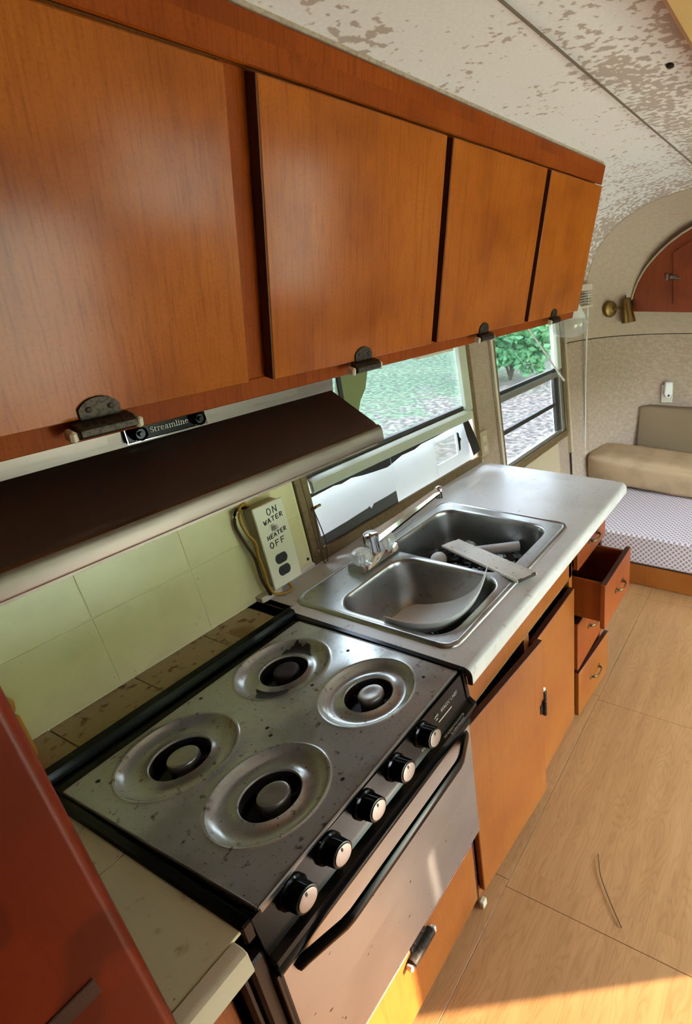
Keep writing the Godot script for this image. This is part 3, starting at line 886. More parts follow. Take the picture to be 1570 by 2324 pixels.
const STROKES := {"O": [[0.5, 0, 0.12, 0.2, 0.08, 0.6, 0.3, 0.98, 0.62, 1, 0.9, 0.7, 0.88, 0.3, 0.5, 0]], "N": [[0.08, 0, 0.12, 1, 0.85, 0.02, 0.9, 1]], "W": [[0, 0.95, 0.28, 0, 0.5, 0.7, 0.72, 0, 1, 1]], "A": [[0, 0, 0.5, 1, 0.95, 0], [0.2, 0.35, 0.8, 0.38]], "T": [[0, 0.95, 1, 1], [0.5, 1, 0.45, 0]], "E": [[0.9, 1, 0.1, 0.95, 0.05, 0, 0.9, 0.05], [0.1, 0.5, 0.75, 0.52]], "R": [[0.05, 0, 0.1, 1, 0.8, 0.9, 0.8, 0.6, 0.1, 0.48, 0.95, 0]], "H": [[0.08, 0, 0.12, 1], [0.1, 0.5, 0.88, 0.52], [0.86, 0, 0.92, 1]], "F": [[0.08, 0, 0.12, 1, 0.92, 1], [0.1, 0.52, 0.75, 0.55]]}
func handwrite(txt: String, x: float, y: float, w: float, h: float, gap: float, slope := 0.0) -> Mb:
	var b := Mb.new()
	for i in txt.length():
		for s in STROKES[txt[i]]:
			for k in range(0, s.size() - 2, 2):
				var p0 := Vector3(x + i * (w + gap) + s[k] * w, y + i * slope + s[k + 1] * h, 0)
				var p1 := Vector3(x + i * (w + gap) + s[k + 2] * w, y + i * slope + s[k + 3] * h, 0)
				var d := p1 - p0
				b.box((p0 + p1) / 2, Vector3(d.length() + 0.0012, 0.0022, 0.0006), 0.0001, Basis(Vector3(0, 0, 1), atan2(d.y, d.x)))
	return b

# ---------------------------------------------------------------- cooker
func build_stove():
	var t := thing("stove", "steel-topped four burner gas stove with a black control panel and mirrored oven door", "stove", Vector3(0.24, FY, 0.39))
	var o := Vector3(-0.24, -FY, -0.39)   # parts below are given in room coordinates
	var b := Mb.new()
	b.box(o + Vector3(0.24, 0.66, 0.375), Vector3(0.508, 0.44, 0.49), 0.004)
	put("body", b, M.black, t)
	b = Mb.new()
	b.prism([Vector2(0.108, 0.885), Vector2(0.185, 0.885), Vector2(0.185, 0.905), Vector2(0.150, 0.909), Vector2(0.145, 0.926), Vector2(0.128, 0.928), Vector2(0.112, 0.916)], -0.022, 0.502, YZ, o, 0.002)
	put("back_ledge", b, M.black, t)
	for s in [-1, 1]:
		b = Mb.new()
		var x: float = -0.017 if s < 0 else 0.497
		b.box(o + Vector3(x, 0.897, 0.375), Vector3(0.016, 0.036, 0.52), 0.003)
		put("side_trim", b, M.black, t)
	# pressed steel top: four dished wells around the burners, each in its own quarter
	var top := Node3D.new()
	top.name = "cooktop"; t.add_child(top)
	top.position = o + Vector3(0.243, 0.912, 0.403); top.rotation.y = 0.02
	var wells := [[-0.113, 0.092, -0.244, 0.004, -0.2205, 0.0, 0.049], [0.126, 0.090, 0.004, 0.246, -0.2205, 0.0, 0.050]]
	b = Mb.new()
	var gap := Vector2(0.0, -0.0125)
	var cells := [[Vector2(-0.244, -0.2205), Vector2(0.003, gap.y), Vector2(-0.121, -0.117)], [Vector2(0.003, -0.2205), Vector2(0.244, gap.y), Vector2(0.112, -0.126)], [Vector2(-0.244, gap.y), Vector2(0.003, 0.2205), Vector2(-0.113, 0.092)], [Vector2(0.003, gap.y), Vector2(0.244, 0.2205), Vector2(0.126, 0.089)]]
	var prof := [[0.0468, -0.0115], [0.0466, -0.0095], [0.0485, -0.0075], [0.052, -0.009], [0.060, -0.0125], [0.070, -0.013], [0.080, -0.0105], [0.087, -0.004], [0.091, 0.0012], [0.094, 0.002], [0.098, 0.0]]
	for c in cells:
		var rings := []
		var n := 72
		for p in prof:
			var r := PackedVector3Array()
			for j in n:
				var a := TAU * j / n
				r.append(Vector3(c[2].x + p[0] * cos(a), p[1], c[2].y + p[0] * sin(a)))
			rings.append(r)
		var e := PackedVector3Array()
		for j in n:
			var a := TAU * j / n
			var d := Vector2(cos(a), sin(a))
			var k := 1e9
			if absf(d.x) > 1e-6: k = minf(k, ((c[1].x if d.x > 0 else c[0].x) - c[2].x) / d.x)
			if absf(d.y) > 1e-6: k = minf(k, ((c[1].y if d.y > 0 else c[0].y) - c[2].y) / d.y)
			e.append(Vector3(c[2].x + d.x * k, 0, c[2].y + d.y * k))
		# exact corners
		for q in [Vector2(c[0].x, c[0].y), Vector2(c[1].x, c[0].y), Vector2(c[0].x, c[1].y), Vector2(c[1].x, c[1].y)]:
			var bi := 0
			for j in n:
				if Vector2(e[j].x, e[j].z).distance_to(q) < Vector2(e[bi].x, e[bi].z).distance_to(q): bi = j
			e[bi] = Vector3(q.x, 0, q.y)
		rings.append(e)
		b.loft(rings, true, false, false)
	put("steel_top", b, M.cooktop, top, 35.0)
	# folded rim and bright front edge
	b = Mb.new()
	b.box(Vector3(0, -0.006, 0.2215), Vector3(0.49, 0.014, 0.006), 0.002)
	for s in [-1, 1]: b.box(Vector3(s * 0.245, -0.006, 0), Vector3(0.004, 0.014, 0.441), 0.0015)
	b.box(Vector3(0, -0.006, -0.2215), Vector3(0.49, 0.014, 0.004), 0.0015)
	put("rim", b, M.alu, top)
	var rust := [0.0, 0.0]
	for k in 4:
		var c: Vector2 = cells[k][2]
		b = Mb.new()
		b.lathe([Vector2(0.0472, -0.0112), Vector2(0.0475, -0.036), Vector2(0.001, -0.036)], 32, Vector3(c.x, 0, c.y), Basis.IDENTITY, false)
		put("burner_box", b, M.void_, top)
		var bn := Node3D.new()
		bn.name = "burner"; top.add_child(bn, true)
		bn.position = Vector3(c.x + 0.002, -0.034, c.y + 0.004)
		var cap: Material = M.burner_dark if k == 1 else M.burner
		b = Mb.new()
		b.lathe([Vector2(0.020, 0.0), Vector2(0.0225, 0.002), Vector2(0.0225, 0.016), Vector2(0.0255, 0.018), Vector2(0.0255, 0.025), Vector2(0.024, 0.028), Vector2(0.020, 0.0295), Vector2(0.012, 0.0285), Vector2(0.001, 0.028)], 36)
		put("burner_head", b, cap, bn)
		for a in 3:
			b = Mb.new()
			var d := Vector3(cos(a * TAU / 3.0 + 0.5), 0, sin(a * TAU / 3.0 + 0.5))
			b.tube([d * 0.02 + Vector3(0, 0.004, 0), d * 0.046 + Vector3(0, 0.004, 0)], 0.003, 6)
			put("burner_arm", b, M.burner_dark, bn)
	# holes for the missing pan supports, and baked-on soot
	for q in [Vector2(-0.017, -0.205), Vector2(0.095, -0.027), Vector2(0.206, -0.035), Vector2(-0.02, -0.02), Vector2(-0.21, -0.19), Vector2(0.20, 0.17), Vector2(-0.05, 0.187), Vector2(0.02, -0.12), Vector2(-0.03, 0.0)]:
		b = Mb.new()
		b.lathe([Vector2(0.0035, 0.0006), Vector2(0.0001, 0.0008)], 12, Vector3(q.x, 0, q.y), Basis.IDENTITY, false)
		put("screw_hole", b, M.void_, top)
	for k in 2:
		var soot := Mb.new()
		var c: Vector2 = cells[1][2]
		var a0: float = [2.2, -0.9][k]
		var g := []
		for i in 26:
			var row := []
			for j in 8:
				var a := a0 + 1.1 * i / 25.0 + 0.05 * sin(j * 1.7)
				var r := 0.060 + (0.024 + 0.006 * sin(i * 0.8) + 0.003 * sin(i * 2.1)) * sin(PI * (i + 1) / 27.0) * j / 7.0
				var y := -0.0135 + 0.0105 * pow(maxf(r - 0.066, 0.0) / 0.022, 1.7) + 0.0022
				row.append(Vector3(c.x + r * cos(a), y, c.y + r * sin(a)))
			g.append(row)
		soot.grid(g)
		put("burnt_residue", soot, M.burnt, top)
	# front
	b = Mb.new()
	b.prism([Vector2(0.60, 0.905), Vector2(0.631, 0.907), Vector2(0.638, 0.850), Vector2(0.643, 0.838), Vector2(0.656, 0.832), Vector2(0.657, 0.822), Vector2(0.640, 0.816), Vector2(0.60, 0.816)], -0.010, 0.489, YZ, o, 0.001)
	var endc := Mb.new()
	endc.prism([Vector2(0.58, 0.80), Vector2(0.640, 0.80), Vector2(0.656, 0.822), Vector2(0.655, 0.832), Vector2(0.641, 0.842), Vector2(0.635, 0.905), Vector2(0.626, 0.916), Vector2(0.58, 0.916)], 0.4895, 0.501, YZ, o, 0.001)
	put("end_cap", endc, M.black, t)
	var panel := put("control_panel", b, M.black, t)
	var kx := [0.043, 0.110, 0.188, 0.265, 0.343]
	var tilt := Basis(Vector3.RIGHT, PI / 2 - 0.12)
	for i in 5:
		var kn := Node3D.new()
		kn.name = "knob"; t.add_child(kn, true)
		kn.transform = Transform3D(tilt, o + Vector3(kx[i] + 0.004, 0.882, 0.635))
		b = Mb.new()
		var pr := [[0.0235, 0.0], [0.0235, 0.003], [0.0205, 0.005], [0.0195, 0.028], [0.0185, 0.0305], [0.0165, 0.031]]
		var rings := []
		for p in pr:
			var r := PackedVector3Array()
			for j in 48:
				var a := TAU * j / 48
				var rr: float = p[0] * (1.0 - (0.035 if (j % 4) < 2 and p[1] > 0.004 and p[1] < 0.03 else 0.0))
				r.append(Vector3(rr * cos(a), p[1], rr * sin(a)))
			rings.append(r)
		b.loft(rings)
		put("knob_body", b, M.black, kn)
		b = Mb.new()
		b.lathe([Vector2(0.0155, 0.0305), Vector2(0.0155, 0.0322), Vector2(0.0145, 0.0328), Vector2(0.0005, 0.0326)], 40)
		var kc := put("knob_cap", b, M.knob_cap, kn)
		put("pointer", bx(Vector3(0, 0.0331, -0.011), Vector3(0.003, 0.0006, 0.006), 0.0001), M.ink, kc)
		put("index_mark", bx(o + Vector3(kx[i] - 0.004, 0.9, 0.6322), Vector3(0.0012, 0.010, 0.0008), 0.0001, Basis(Vector3.RIGHT, 0.1)), M.light_ink, panel)
		var nm: String = ["OVEN", "LEFT FRONT", "LEFT REAR", "RIGHT REAR", "RIGHT FRONT"][i]
		letters(nm, 0.0045, M.light_ink, panel, o + Vector3(kx[i] + 0.012, 0.8505, 0.6386), Basis(Vector3.RIGHT, -0.12))
	letters("MAGIC CHEF", 0.0075, M.light_ink, panel, o + Vector3(0.437, 0.882, 0.6346), Basis(Vector3.RIGHT, -0.12))
	b = Mb.new()
	for k in 5:
		var a := PI * 0.15 + PI * 0.7 * k / 4.0
		b.box(o + Vector3(0.393 + 0.005 * cos(a), 0.879 + 0.006 * sin(a), 0.6352), Vector3(0.0055, 0.0014, 0.0006), 0.0001, Basis(Vector3(0, 0, 1), a))
	b.box(o + Vector3(0.393, 0.875, 0.6356), Vector3(0.006, 0.003, 0.0006), 0.0001)
	put("emblem", b, M.light_ink, panel)
	put("badge_bar", bx(o + Vector3(0.418, 0.866, 0.6368), Vector3(0.045, 0.0035, 0.0012), 0.0003, Basis(Vector3.RIGHT, -0.12)), M.frame_alu, panel)
	letters("TOP BURNER PUSH KNOB IN", 0.004, M.light_ink, panel, o + Vector3(0.425, 0.8356, 0.6508), Basis(Vector3.RIGHT, -1.1))
	letters("TO TURN FOR LIGHT", 0.004, M.light_ink, panel, o + Vector3(0.430, 0.8326, 0.6562), Basis(Vector3.RIGHT, -1.1))
	b = Mb.new()
	b.box(o + Vector3(-0.022, 0.60, 0.628), Vector3(0.022, 0.50, 0.022), 0.004)
	b.box(o + Vector3(-0.038, 0.58, 0.622), Vector3(0.010, 0.52, 0.014), 0.003)
	put("side_strip", b, M.brown_metal, t)
	put("side_strip", bx(o + Vector3(0.490, 0.66, 0.622), Vector3(0.012, 0.42, 0.022), 0.003), M.black, t)
	b = Mb.new()
	b.box(o + Vector3(0.2355, 0.625, 0.641), Vector3(0.487, 0.340, 0.018), 0.004)
	var door := put("oven_door", b, M.oven, t)
	b = Mb.new()
	b.prism([Vector2(0.632, 0.792), Vector2(0.6515, 0.792), Vector2(0.6525, 0.800), Vector2(0.649, 0.809), Vector2(0.640, 0.813), Vector2(0.632, 0.813)], -0.0085, 0.4805, YZ, o, 0.001)
	put("top_trim", b, M.black, door)
	put("door_edge", bx(o + Vector3(-0.0105, 0.625, 0.640), Vector3(0.005, 0.342, 0.020), 0.001), M.brown_metal, door)
	b = Mb.new()
	var path := [Vector3(0.017, 0.772, 0.650), Vector3(0.026, 0.776, 0.655), Vector3(0.078, 0.790, 0.683), Vector3(0.092, 0.7915, 0.686), Vector3(0.24, 0.7915, 0.686), Vector3(0.378, 0.7915, 0.686), Vector3(0.392, 0.790, 0.683), Vector3(0.450, 0.776, 0.655), Vector3(0.459, 0.772, 0.650)]
	for i in path.size(): path[i] += o
	b.tube(path, 0.010, 8, Vector2(0.75, 1.35))
	put("handle", b, M.black, door)

# ---------------------------------------------------------------- base units
func pull_handle(parent: Node3D, at: Vector3):
	var h := Node3D.new()
	h.name = "pull"; parent.add_child(h, true); h.position = at
	var b := Mb.new()
	b.tube([Vector3(-0.034, 0, 0.001), Vector3(-0.031, 0.001, 0.012), Vector3(-0.022, 0.0, 0.019), Vector3(0.0, -0.001, 0.021), Vector3(0.022, 0.0, 0.019), Vector3(0.031, 0.001, 0.012), Vector3(0.034, 0, 0.001)], 0.004, 8, Vector2(0.8, 1.2))
	put("grip", b, M.pull, h)
	for s in [-1, 1]: put("pull_foot", bx(Vector3(s * 0.036, 0, 0.0015), Vector3(0.018, 0.012, 0.004), 0.0012), M.pull, h)

func build_base():
	# below the oven, and the short run on its left
	var t := thing("base_cabinet", "wooden base cabinet below the oven with a pull-down front and white-tipped latch", "cabinet", Vector3(0.2, FY, 0.3))
	var o := Vector3(-0.2, -FY, -0.3)
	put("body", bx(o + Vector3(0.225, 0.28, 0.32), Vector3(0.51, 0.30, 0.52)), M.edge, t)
	put("toe_board", bx(o + Vector3(0.225, 0.131, 0.592), Vector3(0.52, 0.022, 0.018)), M.wood_low, t)
	var d := put("drawer_front", bx(o + Vector3(0.225, 0.2625, 0.604), Vector3(0.525, 0.215, 0.019), 0.002), M.wood_low, t)
	put("front_top", bx(o + Vector3(0.225, 0.371, 0.604), Vector3(0.524, 0.003, 0.0185), 0.0005), M.edge, d)
	make_latch(d, 1.0, o + Vector3(0.268, 0.356, 0.6135))
	put("stile", bx(o + Vector3(0.499, 0.275, 0.594), Vector3(0.016, 0.31, 0.02)), M.edge, t)
	t = thing("base_cabinet", "reddish wooden base cabinet under the tiled counter left of the stove", "cabinet", Vector3(-0.2, FY, 0.3))
	o = Vector3(0.2, -FY, -0.3)
	put("body", bx(o + Vector3(-0.33, 0.49, 0.33), Vector3(0.55, 0.74, 0.52)), M.wood_red, t)
	put("front", bx(o + Vector3(-0.325, 0.50, 0.597), Vector3(0.55, 0.70, 0.014), 0.003), M.wood_red, t)
	# under the sink: two doors, the left one ajar
	t = thing("base_cabinet", "honey-coloured wooden sink cabinet with two doors, the nearer one ajar", "cabinet", Vector3(0.84, FY, 0.3))
	o = Vector3(-0.84, -FY, -0.3)
	var b := Mb.new()
	b.box(o + Vector3(0.84, 0.14, 0.30), Vector3(0.66, 0.03, 0.55)); b.box(o + Vector3(0.84, 0.5, 0.04), Vector3(0.66, 0.7, 0.02))
	for x in [0.519, 1.162]: b.box(o + Vector3(x, 0.5, 0.30), Vector3(0.018, 0.74, 0.56))
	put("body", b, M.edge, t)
	b = Mb.new()
	b.box(o + Vector3(0.84, 0.8125, 0.592), Vector3(0.665, 0.135, 0.018), 0.001)
	put("top_rail", b, M.wood_low, t)
	put("rail_edge", bx(o + Vector3(0.84, 0.744, 0.592), Vector3(0.66, 0.003, 0.019), 0.0005), M.brass_frame, t)
	put("bottom_rail", bx(o + Vector3(0.84, 0.142, 0.592), Vector3(0.665, 0.044, 0.018), 0.001), M.wood_low, t)
	put("stile", bx(o + Vector3(0.84, 0.45, 0.592), Vector3(0.03, 0.58, 0.018), 0.001), M.wood_low, t)
	put("stile", bx(o + Vector3(1.162, 0.48, 0.592), Vector3(0.026, 0.70, 0.018), 0.001), M.wood_low, t)
	var hd := Node3D.new()
	hd.name = "door"; t.add_child(hd, true)
	hd.position = o + Vector3(0.513, 0, 0.6015); hd.rotation.y = -0.075
	put("door_panel", bx(Vector3(0.170, 0.442, 0.009), Vector3(0.340, 0.580, 0.018), 0.002), M.wood_low, hd)
	put("door_top", bx(Vector3(0.170, 0.7325, 0.009), Vector3(0.339, 0.002, 0.0175), 0.0004), M.edge, hd)
	b = Mb.new()
	b.box(Vector3(0.333, 0.50, 0.024), Vector3(0.010, 0.055, 0.012), 0.002); b.box(Vector3(0.327, 0.50, 0.0195), Vector3(0.022, 0.030, 0.003), 0.001)
	put("strike", b, M.latch, hd)
	var dr := put("door", bx(o + Vector3(1.0, 0.441, 0.6105), Vector3(0.300, 0.546, 0.018), 0.002), M.wood_low, t)
	put("door_top", bx(o + Vector3(1.0, 0.715, 0.6105), Vector3(0.299, 0.002, 0.0175), 0.0004), M.edge, dr)
	b = Mb.new()
	b.box(o + Vector3(0.875, 0.492, 0.630), Vector3(0.014, 0.070, 0.020), 0.002)
	put("catch", b, M.latch, dr)
	for k in [-1, 1]: put("catch_end", bx(o + Vector3(0.876, 0.492 + k * 0.041, 0.629), Vector3(0.012, 0.012, 0.016), 0.003), M.white_plastic, dr)
	# bank of drawers
	t = thing("drawer_unit", "wooden bank of four drawers under the counter's far end, second one pulled out", "drawer unit", Vector3(1.32, FY, 0.3))
	o = Vector3(-1.32, -FY, -0.3)
	b = Mb.new()
	b.box(o + Vector3(1.182, 0.5, 0.31), Vector3(0.016, 0.74, 0.57)); b.box(o + Vector3(1.468, 0.5, 0.31), Vector3(0.016, 0.74, 0.58)); b.box(o + Vector3(1.325, 0.5, 0.04), Vector3(0.29, 0.74, 0.02))
	for y in [0.131, 0.338, 0.555, 0.748]: b.box(o + Vector3(1.325, y, 0.31), Vector3(0.28, 0.014, 0.56))
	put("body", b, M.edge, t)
	put("end_panel", bx(o + Vector3(1.477, 0.495, 0.31), Vector3(0.004, 0.74, 0.58)), M.wood_red, t)
	var fr := [[0.758, 0.872, 0.0, 0.0, M.wood_red], [0.556, 0.728, 0.098, 0.0, M.wood_red], [0.345, 0.545, 0.0, 0.0, M.wood_red], [0.134, 0.334, 0.004, -0.07, M.wood_low]]
	for k in 4:
		var q: Array = fr[k]
		var dw := Node3D.new()
		dw.name = "drawer"; t.add_child(dw, true)
		dw.position = o + Vector3(1.186, 0, 0.600 + q[2]); dw.rotation.y = q[3]
		var ym: float = (q[0] + q[1]) / 2
		var fp := put("drawer_front", bx(Vector3(0.137 if k == 1 else 0.137, ym, 0.009), Vector3(0.284 if k == 1 else 0.272, q[1] - q[0], 0.018), 0.002), q[4], dw)
		put("front_top", bx(Vector3(0.137, q[1], 0.009), Vector3(0.272, 0.002, 0.0175), 0.0004), M.edge, fp)
		pull_handle(dw, Vector3(0.145, ym + (0.0 if k != 2 else 0.02), 0.018))
		if k == 1:
			b = Mb.new()
			for s in [0.018, 0.254]: b.box(Vector3(s, ym + 0.004, -0.16), Vector3(0.011, 0.150, 0.32), 0.001)
			b.box(Vector3(0.136, ym, -0.31), Vector3(0.23, 0.14, 0.010), 0.001)
			put("drawer_box", b, M.wood_red, dw)
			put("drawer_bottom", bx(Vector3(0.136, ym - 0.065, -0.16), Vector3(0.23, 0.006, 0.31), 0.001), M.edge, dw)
	# white chip of trim on the floor by the cabinet foot
	single("trim_block", bx(Vector3.ZERO, Vector3(0.018, 0.022, 0.014), 0.002), M.cream, "small white block of trim at the foot of the cabinet stile beside the stove", "trim", "", Vector3(0.496, FY + 0.0115, 0.622))

# ---------------------------------------------------------------- counter
func rr(cx: float, cz: float, hx: float, hz: float, r: float, y: float, n := 96) -> PackedVector3Array:
	# rounded rectangle by direction from its middle
	var out := PackedVector3Array()
	for j in n:
		var a := TAU * (j + 0.5) / n
		var d := Vector2(cos(a), sin(a))
		var lo := 0.0
		var hi := 2.0
		for k in 26:
			var m := (lo + hi) / 2
			var q := (d * m).abs() - Vector2(hx - r, hz - r)
			var sd := Vector2(maxf(q.x, 0), maxf(q.y, 0)).length() + minf(maxf(q.x, q.y), 0.0) - r
			if sd < 0.0: lo = m
			else: hi = m
		out.append(Vector3(cx + d.x * lo, y, cz + d.y * lo))
	return out
func build_counter():
	var t := thing("countertop", "white speckled laminate countertop with a rolled front edge around the sink", "countertop", Vector3(1.06, CH, 0.3))
	var o := Vector3(-1.06, -CH, -0.3)
	var b := Mb.new()
	var x0 := 0.506
	var x1 := 1.625
	# flat top as four strips round the sink hole
	for r in [[x0, x1, 0.0, 0.11], [x0, 0.56, 0.11, 0.56], [1.19, x1, 0.11, 0.56], [x0, x1, 0.56, 0.60]]:
		b.box(o + Vector3((r[0] + r[1]) / 2, CH - 0.0125, (r[2] + r[3]) / 2), Vector3(r[1] - r[0], 0.025, r[3] - r[2]), 0.0002)
	var nose := []
	for i in 9:
		var a := PI / 2 * i / 8.0
		nose.append(Vector2(0.630 + 0.018 * sin(a), CH - 0.018 + 0.018 * cos(a)))
	nose.append(Vector2(0.648, CH - 0.038)); nose.append(Vector2(0.645, CH - 0.041)); nose.append(Vector2(0.636, CH - 0.041)); nose.append(Vector2(0.634, CH - 0.020)); nose.append(Vector2(0.5995, CH - 0.018))
	nose.append(Vector2(0.5995, CH))
	b.prism(nose, x0, x1 - 0.012, YZ, o)
	# rounded far corner of the nosing
	var rings := []
	for k in 7:
		var a := PI / 2 * k / 6.0
		var r := PackedVector3Array()
		for q in nose:
			var dz: float = maxf(q.x - 0.6365, 0.0)
			r.append(o + Vector3(x1 - 0.012 + (dz + 0.0005) * sin(a) if q.x > 0.6365 else x1 - 0.012 + 0.012 * sin(a) * 0.0, q.y, q.x if q.x <= 0.6365 else 0.6365 + dz * cos(a)))
		rings.append(r)
	b.loft(rings, true, true)
	b.box(o + Vector3(x1 - 0.0065, CH - 0.0125, 0.617), Vector3(0.013, 0.025, 0.038), 0.003)
	put("top", b, M.counter, t, 30.0)
	put("back_curb", bx(o + Vector3(1.075, CH + 0.007, 0.006), Vector3(1.10, 0.016, 0.014), 0.004), M.counter, t)
	b = Mb.new()
	var core := []
	for q in nose: core.append(Vector2(q.x, q.y - 0.0006))
	b.prism(core, x0 - 0.0015, x0 + 0.0005, YZ, o)
	put("raw_edge", b, M.counter_core, t)
	# tiled ledge behind and to the left of the stove
	t = thing("tiled_counter", "stained beige tiled counter ledge behind and left of the stove", "countertop", Vector3(0.0, CH, 0.3))
	o = Vector3(0, -CH, -0.3)
	b = Mb.new()
	b.box(o + Vector3(0.2, CH - 0.016, 0.055), Vector3(0.61, 0.025, 0.11), 0.001)
	b.box(o + Vector3(-0.33, CH - 0.016, 0.32), Vector3(0.58, 0.025, 0.63), 0.001)
	put("bed", b, M.counter_core, t)
	for k in range(-4, 4):
		var xa := 0.057 + 0.15 * k
		if k >= 0: put("tile", bx(o + Vector3(minf(xa + 0.075, 0.5), CH - 0.003, 0.055), Vector3(0.1485 if k < 3 else 0.05, 0.006, 0.109), 0.001), M.tan_tile, t)
	put("tile", bx(o + Vector3(0.0205, CH - 0.003, 0.055), Vector3(0.0715, 0.006, 0.109), 0.001), M.tan_tile, t)
	for i in 3:
		for j in 3:
			var xc := -0.041 - 0.20 * i
			var zc := [0.0, 0.19, 0.385, 0.632]
			put("tile", bx(o + Vector3(xc - 0.0925 + 0.013, CH - 0.003, (zc[j] + zc[j + 1]) / 2), Vector3(0.1985 if i > 0 else 0.199, 0.006, zc[j + 1] - zc[j] - 0.0012), 0.001), M.left_tile, t)
	b = Mb.new()
	b.prism([Vector2(0.632, CH - 0.006), Vector2(0.634, CH + 0.001), Vector2(0.650, CH + 0.001), Vector2(0.658, CH - 0.004), Vector2(0.660, CH - 0.040), Vector2(0.640, CH - 0.040)], -0.62, -0.036, YZ, o, 0.001)
	put("edge_trim", b, M.cream, t)

func build_sink():
	var t := thing("sink", "double-bowl stainless steel kitchen sink set into the white countertop", "sink", Vector3(0.87, CH, 0.335))
	var o := Vector3(-0.87, -CH, -0.335)
	var n := 96
	var outer := [0.541, 1.207, 0.092, 0.578]
	var split := 0.838
	var bowls := [[0.697, 0.376, 0.133, 0.168, 0.058], [1.005, 0.332, 0.155, 0.200, 0.06]]
	var b := Mb.new()
	for k in 2:
		var q: Array = bowls[k]
		var xa: float = outer[0] if k == 0 else split
		var xb: float = split if k == 0 else outer[1]
		var y := CH + 0.0055
		var rings := []
		var e := PackedVector3Array()
		var e2 := PackedVector3Array()
		for j in n:
			var a := TAU * (j + 0.5) / n
			var d := Vector2(cos(a), sin(a))
			var lo := 0.0
			var hi := 2.0
			for it in 26:
				var m := (lo + hi) / 2
				var pt := Vector2(q[0], q[1]) + d * m
				# outer shape: rounded on the outside corners, straight at the split
				var c := Vector2((outer[0] + outer[1]) / 2, (outer[2] + outer[3]) / 2)
				var w := (pt - c).abs() - Vector2((outer[1] - outer[0]) / 2 - 0.032, (outer[3] - outer[2]) / 2 - 0.032)
				var sd := Vector2(maxf(w.x, 0), maxf(w.y, 0)).length() + minf(maxf(w.x, w.y), 0.0) - 0.032
				sd = maxf(sd, (pt.x - split) if k == 0 else (split - pt.x))
				if sd < 0.0: lo = m
				else: hi = m
			e.append(Vector3(q[0] + d.x * lo, y, q[1] + d.y * lo))
		for v in e: e2.append(o + v)
		rings.append(e2)
		for l in [[0.006, 0.0], [0.002, -0.0008], [-0.001, -0.004], [-0.004, -0.016], [-0.012, -0.09], [-0.018, -0.118], [-0.030, -0.132], [-0.050, -0.138]]:
			var r := rr(q[0], q[1], q[2] + l[0], q[3] + l[0], maxf(q[4] + l[0] * 0.5, 0.03), y + l[1], n)
			var s := PackedVector3Array()
			for v in r: s.append(o + v)
			rings.append(s)
		var f := PackedVector3Array()
		for j in n: f.append(o + Vector3(q[0] + 0.03 * cos(TAU * (j + 0.5) / n), y - 0.141, q[1] + 0.03 * sin(TAU * (j + 0.5) / n)))
		rings.append(f)
		b.loft(rings, true, false, false)
	put("bowls", b, M.sink, t, 50.0)
	b = Mb.new()
	var ring := []
	var prof := [Vector2(-0.010, 0.0055), Vector2(-0.006, 0.008), Vector2(-0.001, 0.0075), Vector2(0.003, 0.004), Vector2(0.0045, 0.0003), Vector2(-0.010, 0.0003)]
	for p in prof:
		var r := rr((outer[0] + outer[1]) / 2, (outer[2] + outer[3]) / 2, (outer[1] - outer[0]) / 2 + p.x, (outer[3] - outer[2]) / 2 + p.x, 0.034 + p.x, CH + p.y, 128)
		var s := PackedVector3Array()
		for v in r: s.append(o + v)
		ring.append(s)
	ring.append(ring[0])
	b.loft(ring, true, false, true)
	put("rolled_rim", b, M.sink, t, 50.0)
	for k in 2:
		b = Mb.new()
		b.lathe([Vector2(0.034, 0.0), Vector2(0.032, 0.002), Vector2(0.026, 0.0), Vector2(0.024, -0.008), Vector2(0.001, -0.008)], 32, o + Vector3(bowls[k][0], CH - 0.1345, bowls[k][1]), Basis.IDENTITY, false)
		put("drain", b, M.chrome, t)
	# tap
	t = thing("faucet", "chrome two-handle kitchen faucet with clear knobs on the back of the sink", "faucet", Vector3(0.778, CH + 0.006, 0.152))
	t.rotation.y = 0.02
	b = Mb.new()
	b.prism([Vector2(-0.078, 0.0), Vector2(0.078, 0.0), Vector2(0.074, 0.024), Vector2(0.056, 0.013), Vector2(0.036, 0.016), Vector2(0.022, 0.030), Vector2(-0.022, 0.030), Vector2(-0.036, 0.016), Vector2(-0.056, 0.013), Vector2(-0.074, 0.024)], -0.032, 0.032, Basis.IDENTITY, Vector3.ZERO, 0.006)
	put("base", b, M.chrome, t)
	b = Mb.new()
	b.lathe([Vector2(0.022, 0.028), Vector2(0.0215, 0.078), Vector2(0.020, 0.086), Vector2(0.016, 0.089), Vector2(0.001, 0.090)], 32)
	put("column", b, M.chrome, t)
	b = Mb.new()
	var rings := []
	var e0 := Vector3(0.006, 0.066, 0.0)
	var e1 := Vector3(0.285, 0.112, 0.040)
	var dir := (e1 - e0).normalized()
	var side := dir.cross(Vector3.UP).normalized()
	var u := side.cross(dir)
	for i in 9:
		var f := i / 8.0
		var w := lerpf(0.019, 0.011, f)
		var hh := lerpf(0.020, 0.013, f)
		var r := PackedVector3Array()
		for q in [Vector2(-1, -0.3), Vector2(-0.75, 0.4), Vector2(0, 1.0), Vector2(0.75, 0.4), Vector2(1, -0.3), Vector2(0.5, -1), Vector2(-0.5, -1)]:
			r.append(e0.lerp(e1, f) + side * q.x * w + u * q.y * hh)
		rings.append(r)
	b.loft(rings)
	put("spout", b, M.chrome, t, 30.0)
	b = Mb.new()
	b.lathe([Vector2(0.010, -0.026), Vector2(0.0135, -0.026), Vector2(0.0135, -0.006), Vector2(0.0145, 0.004), Vector2(0.011, 0.010), Vector2(0.006, 0.013), Vector2(0.001, 0.0135)], 28, e1)
	put("nozzle", b, M.chrome, t)
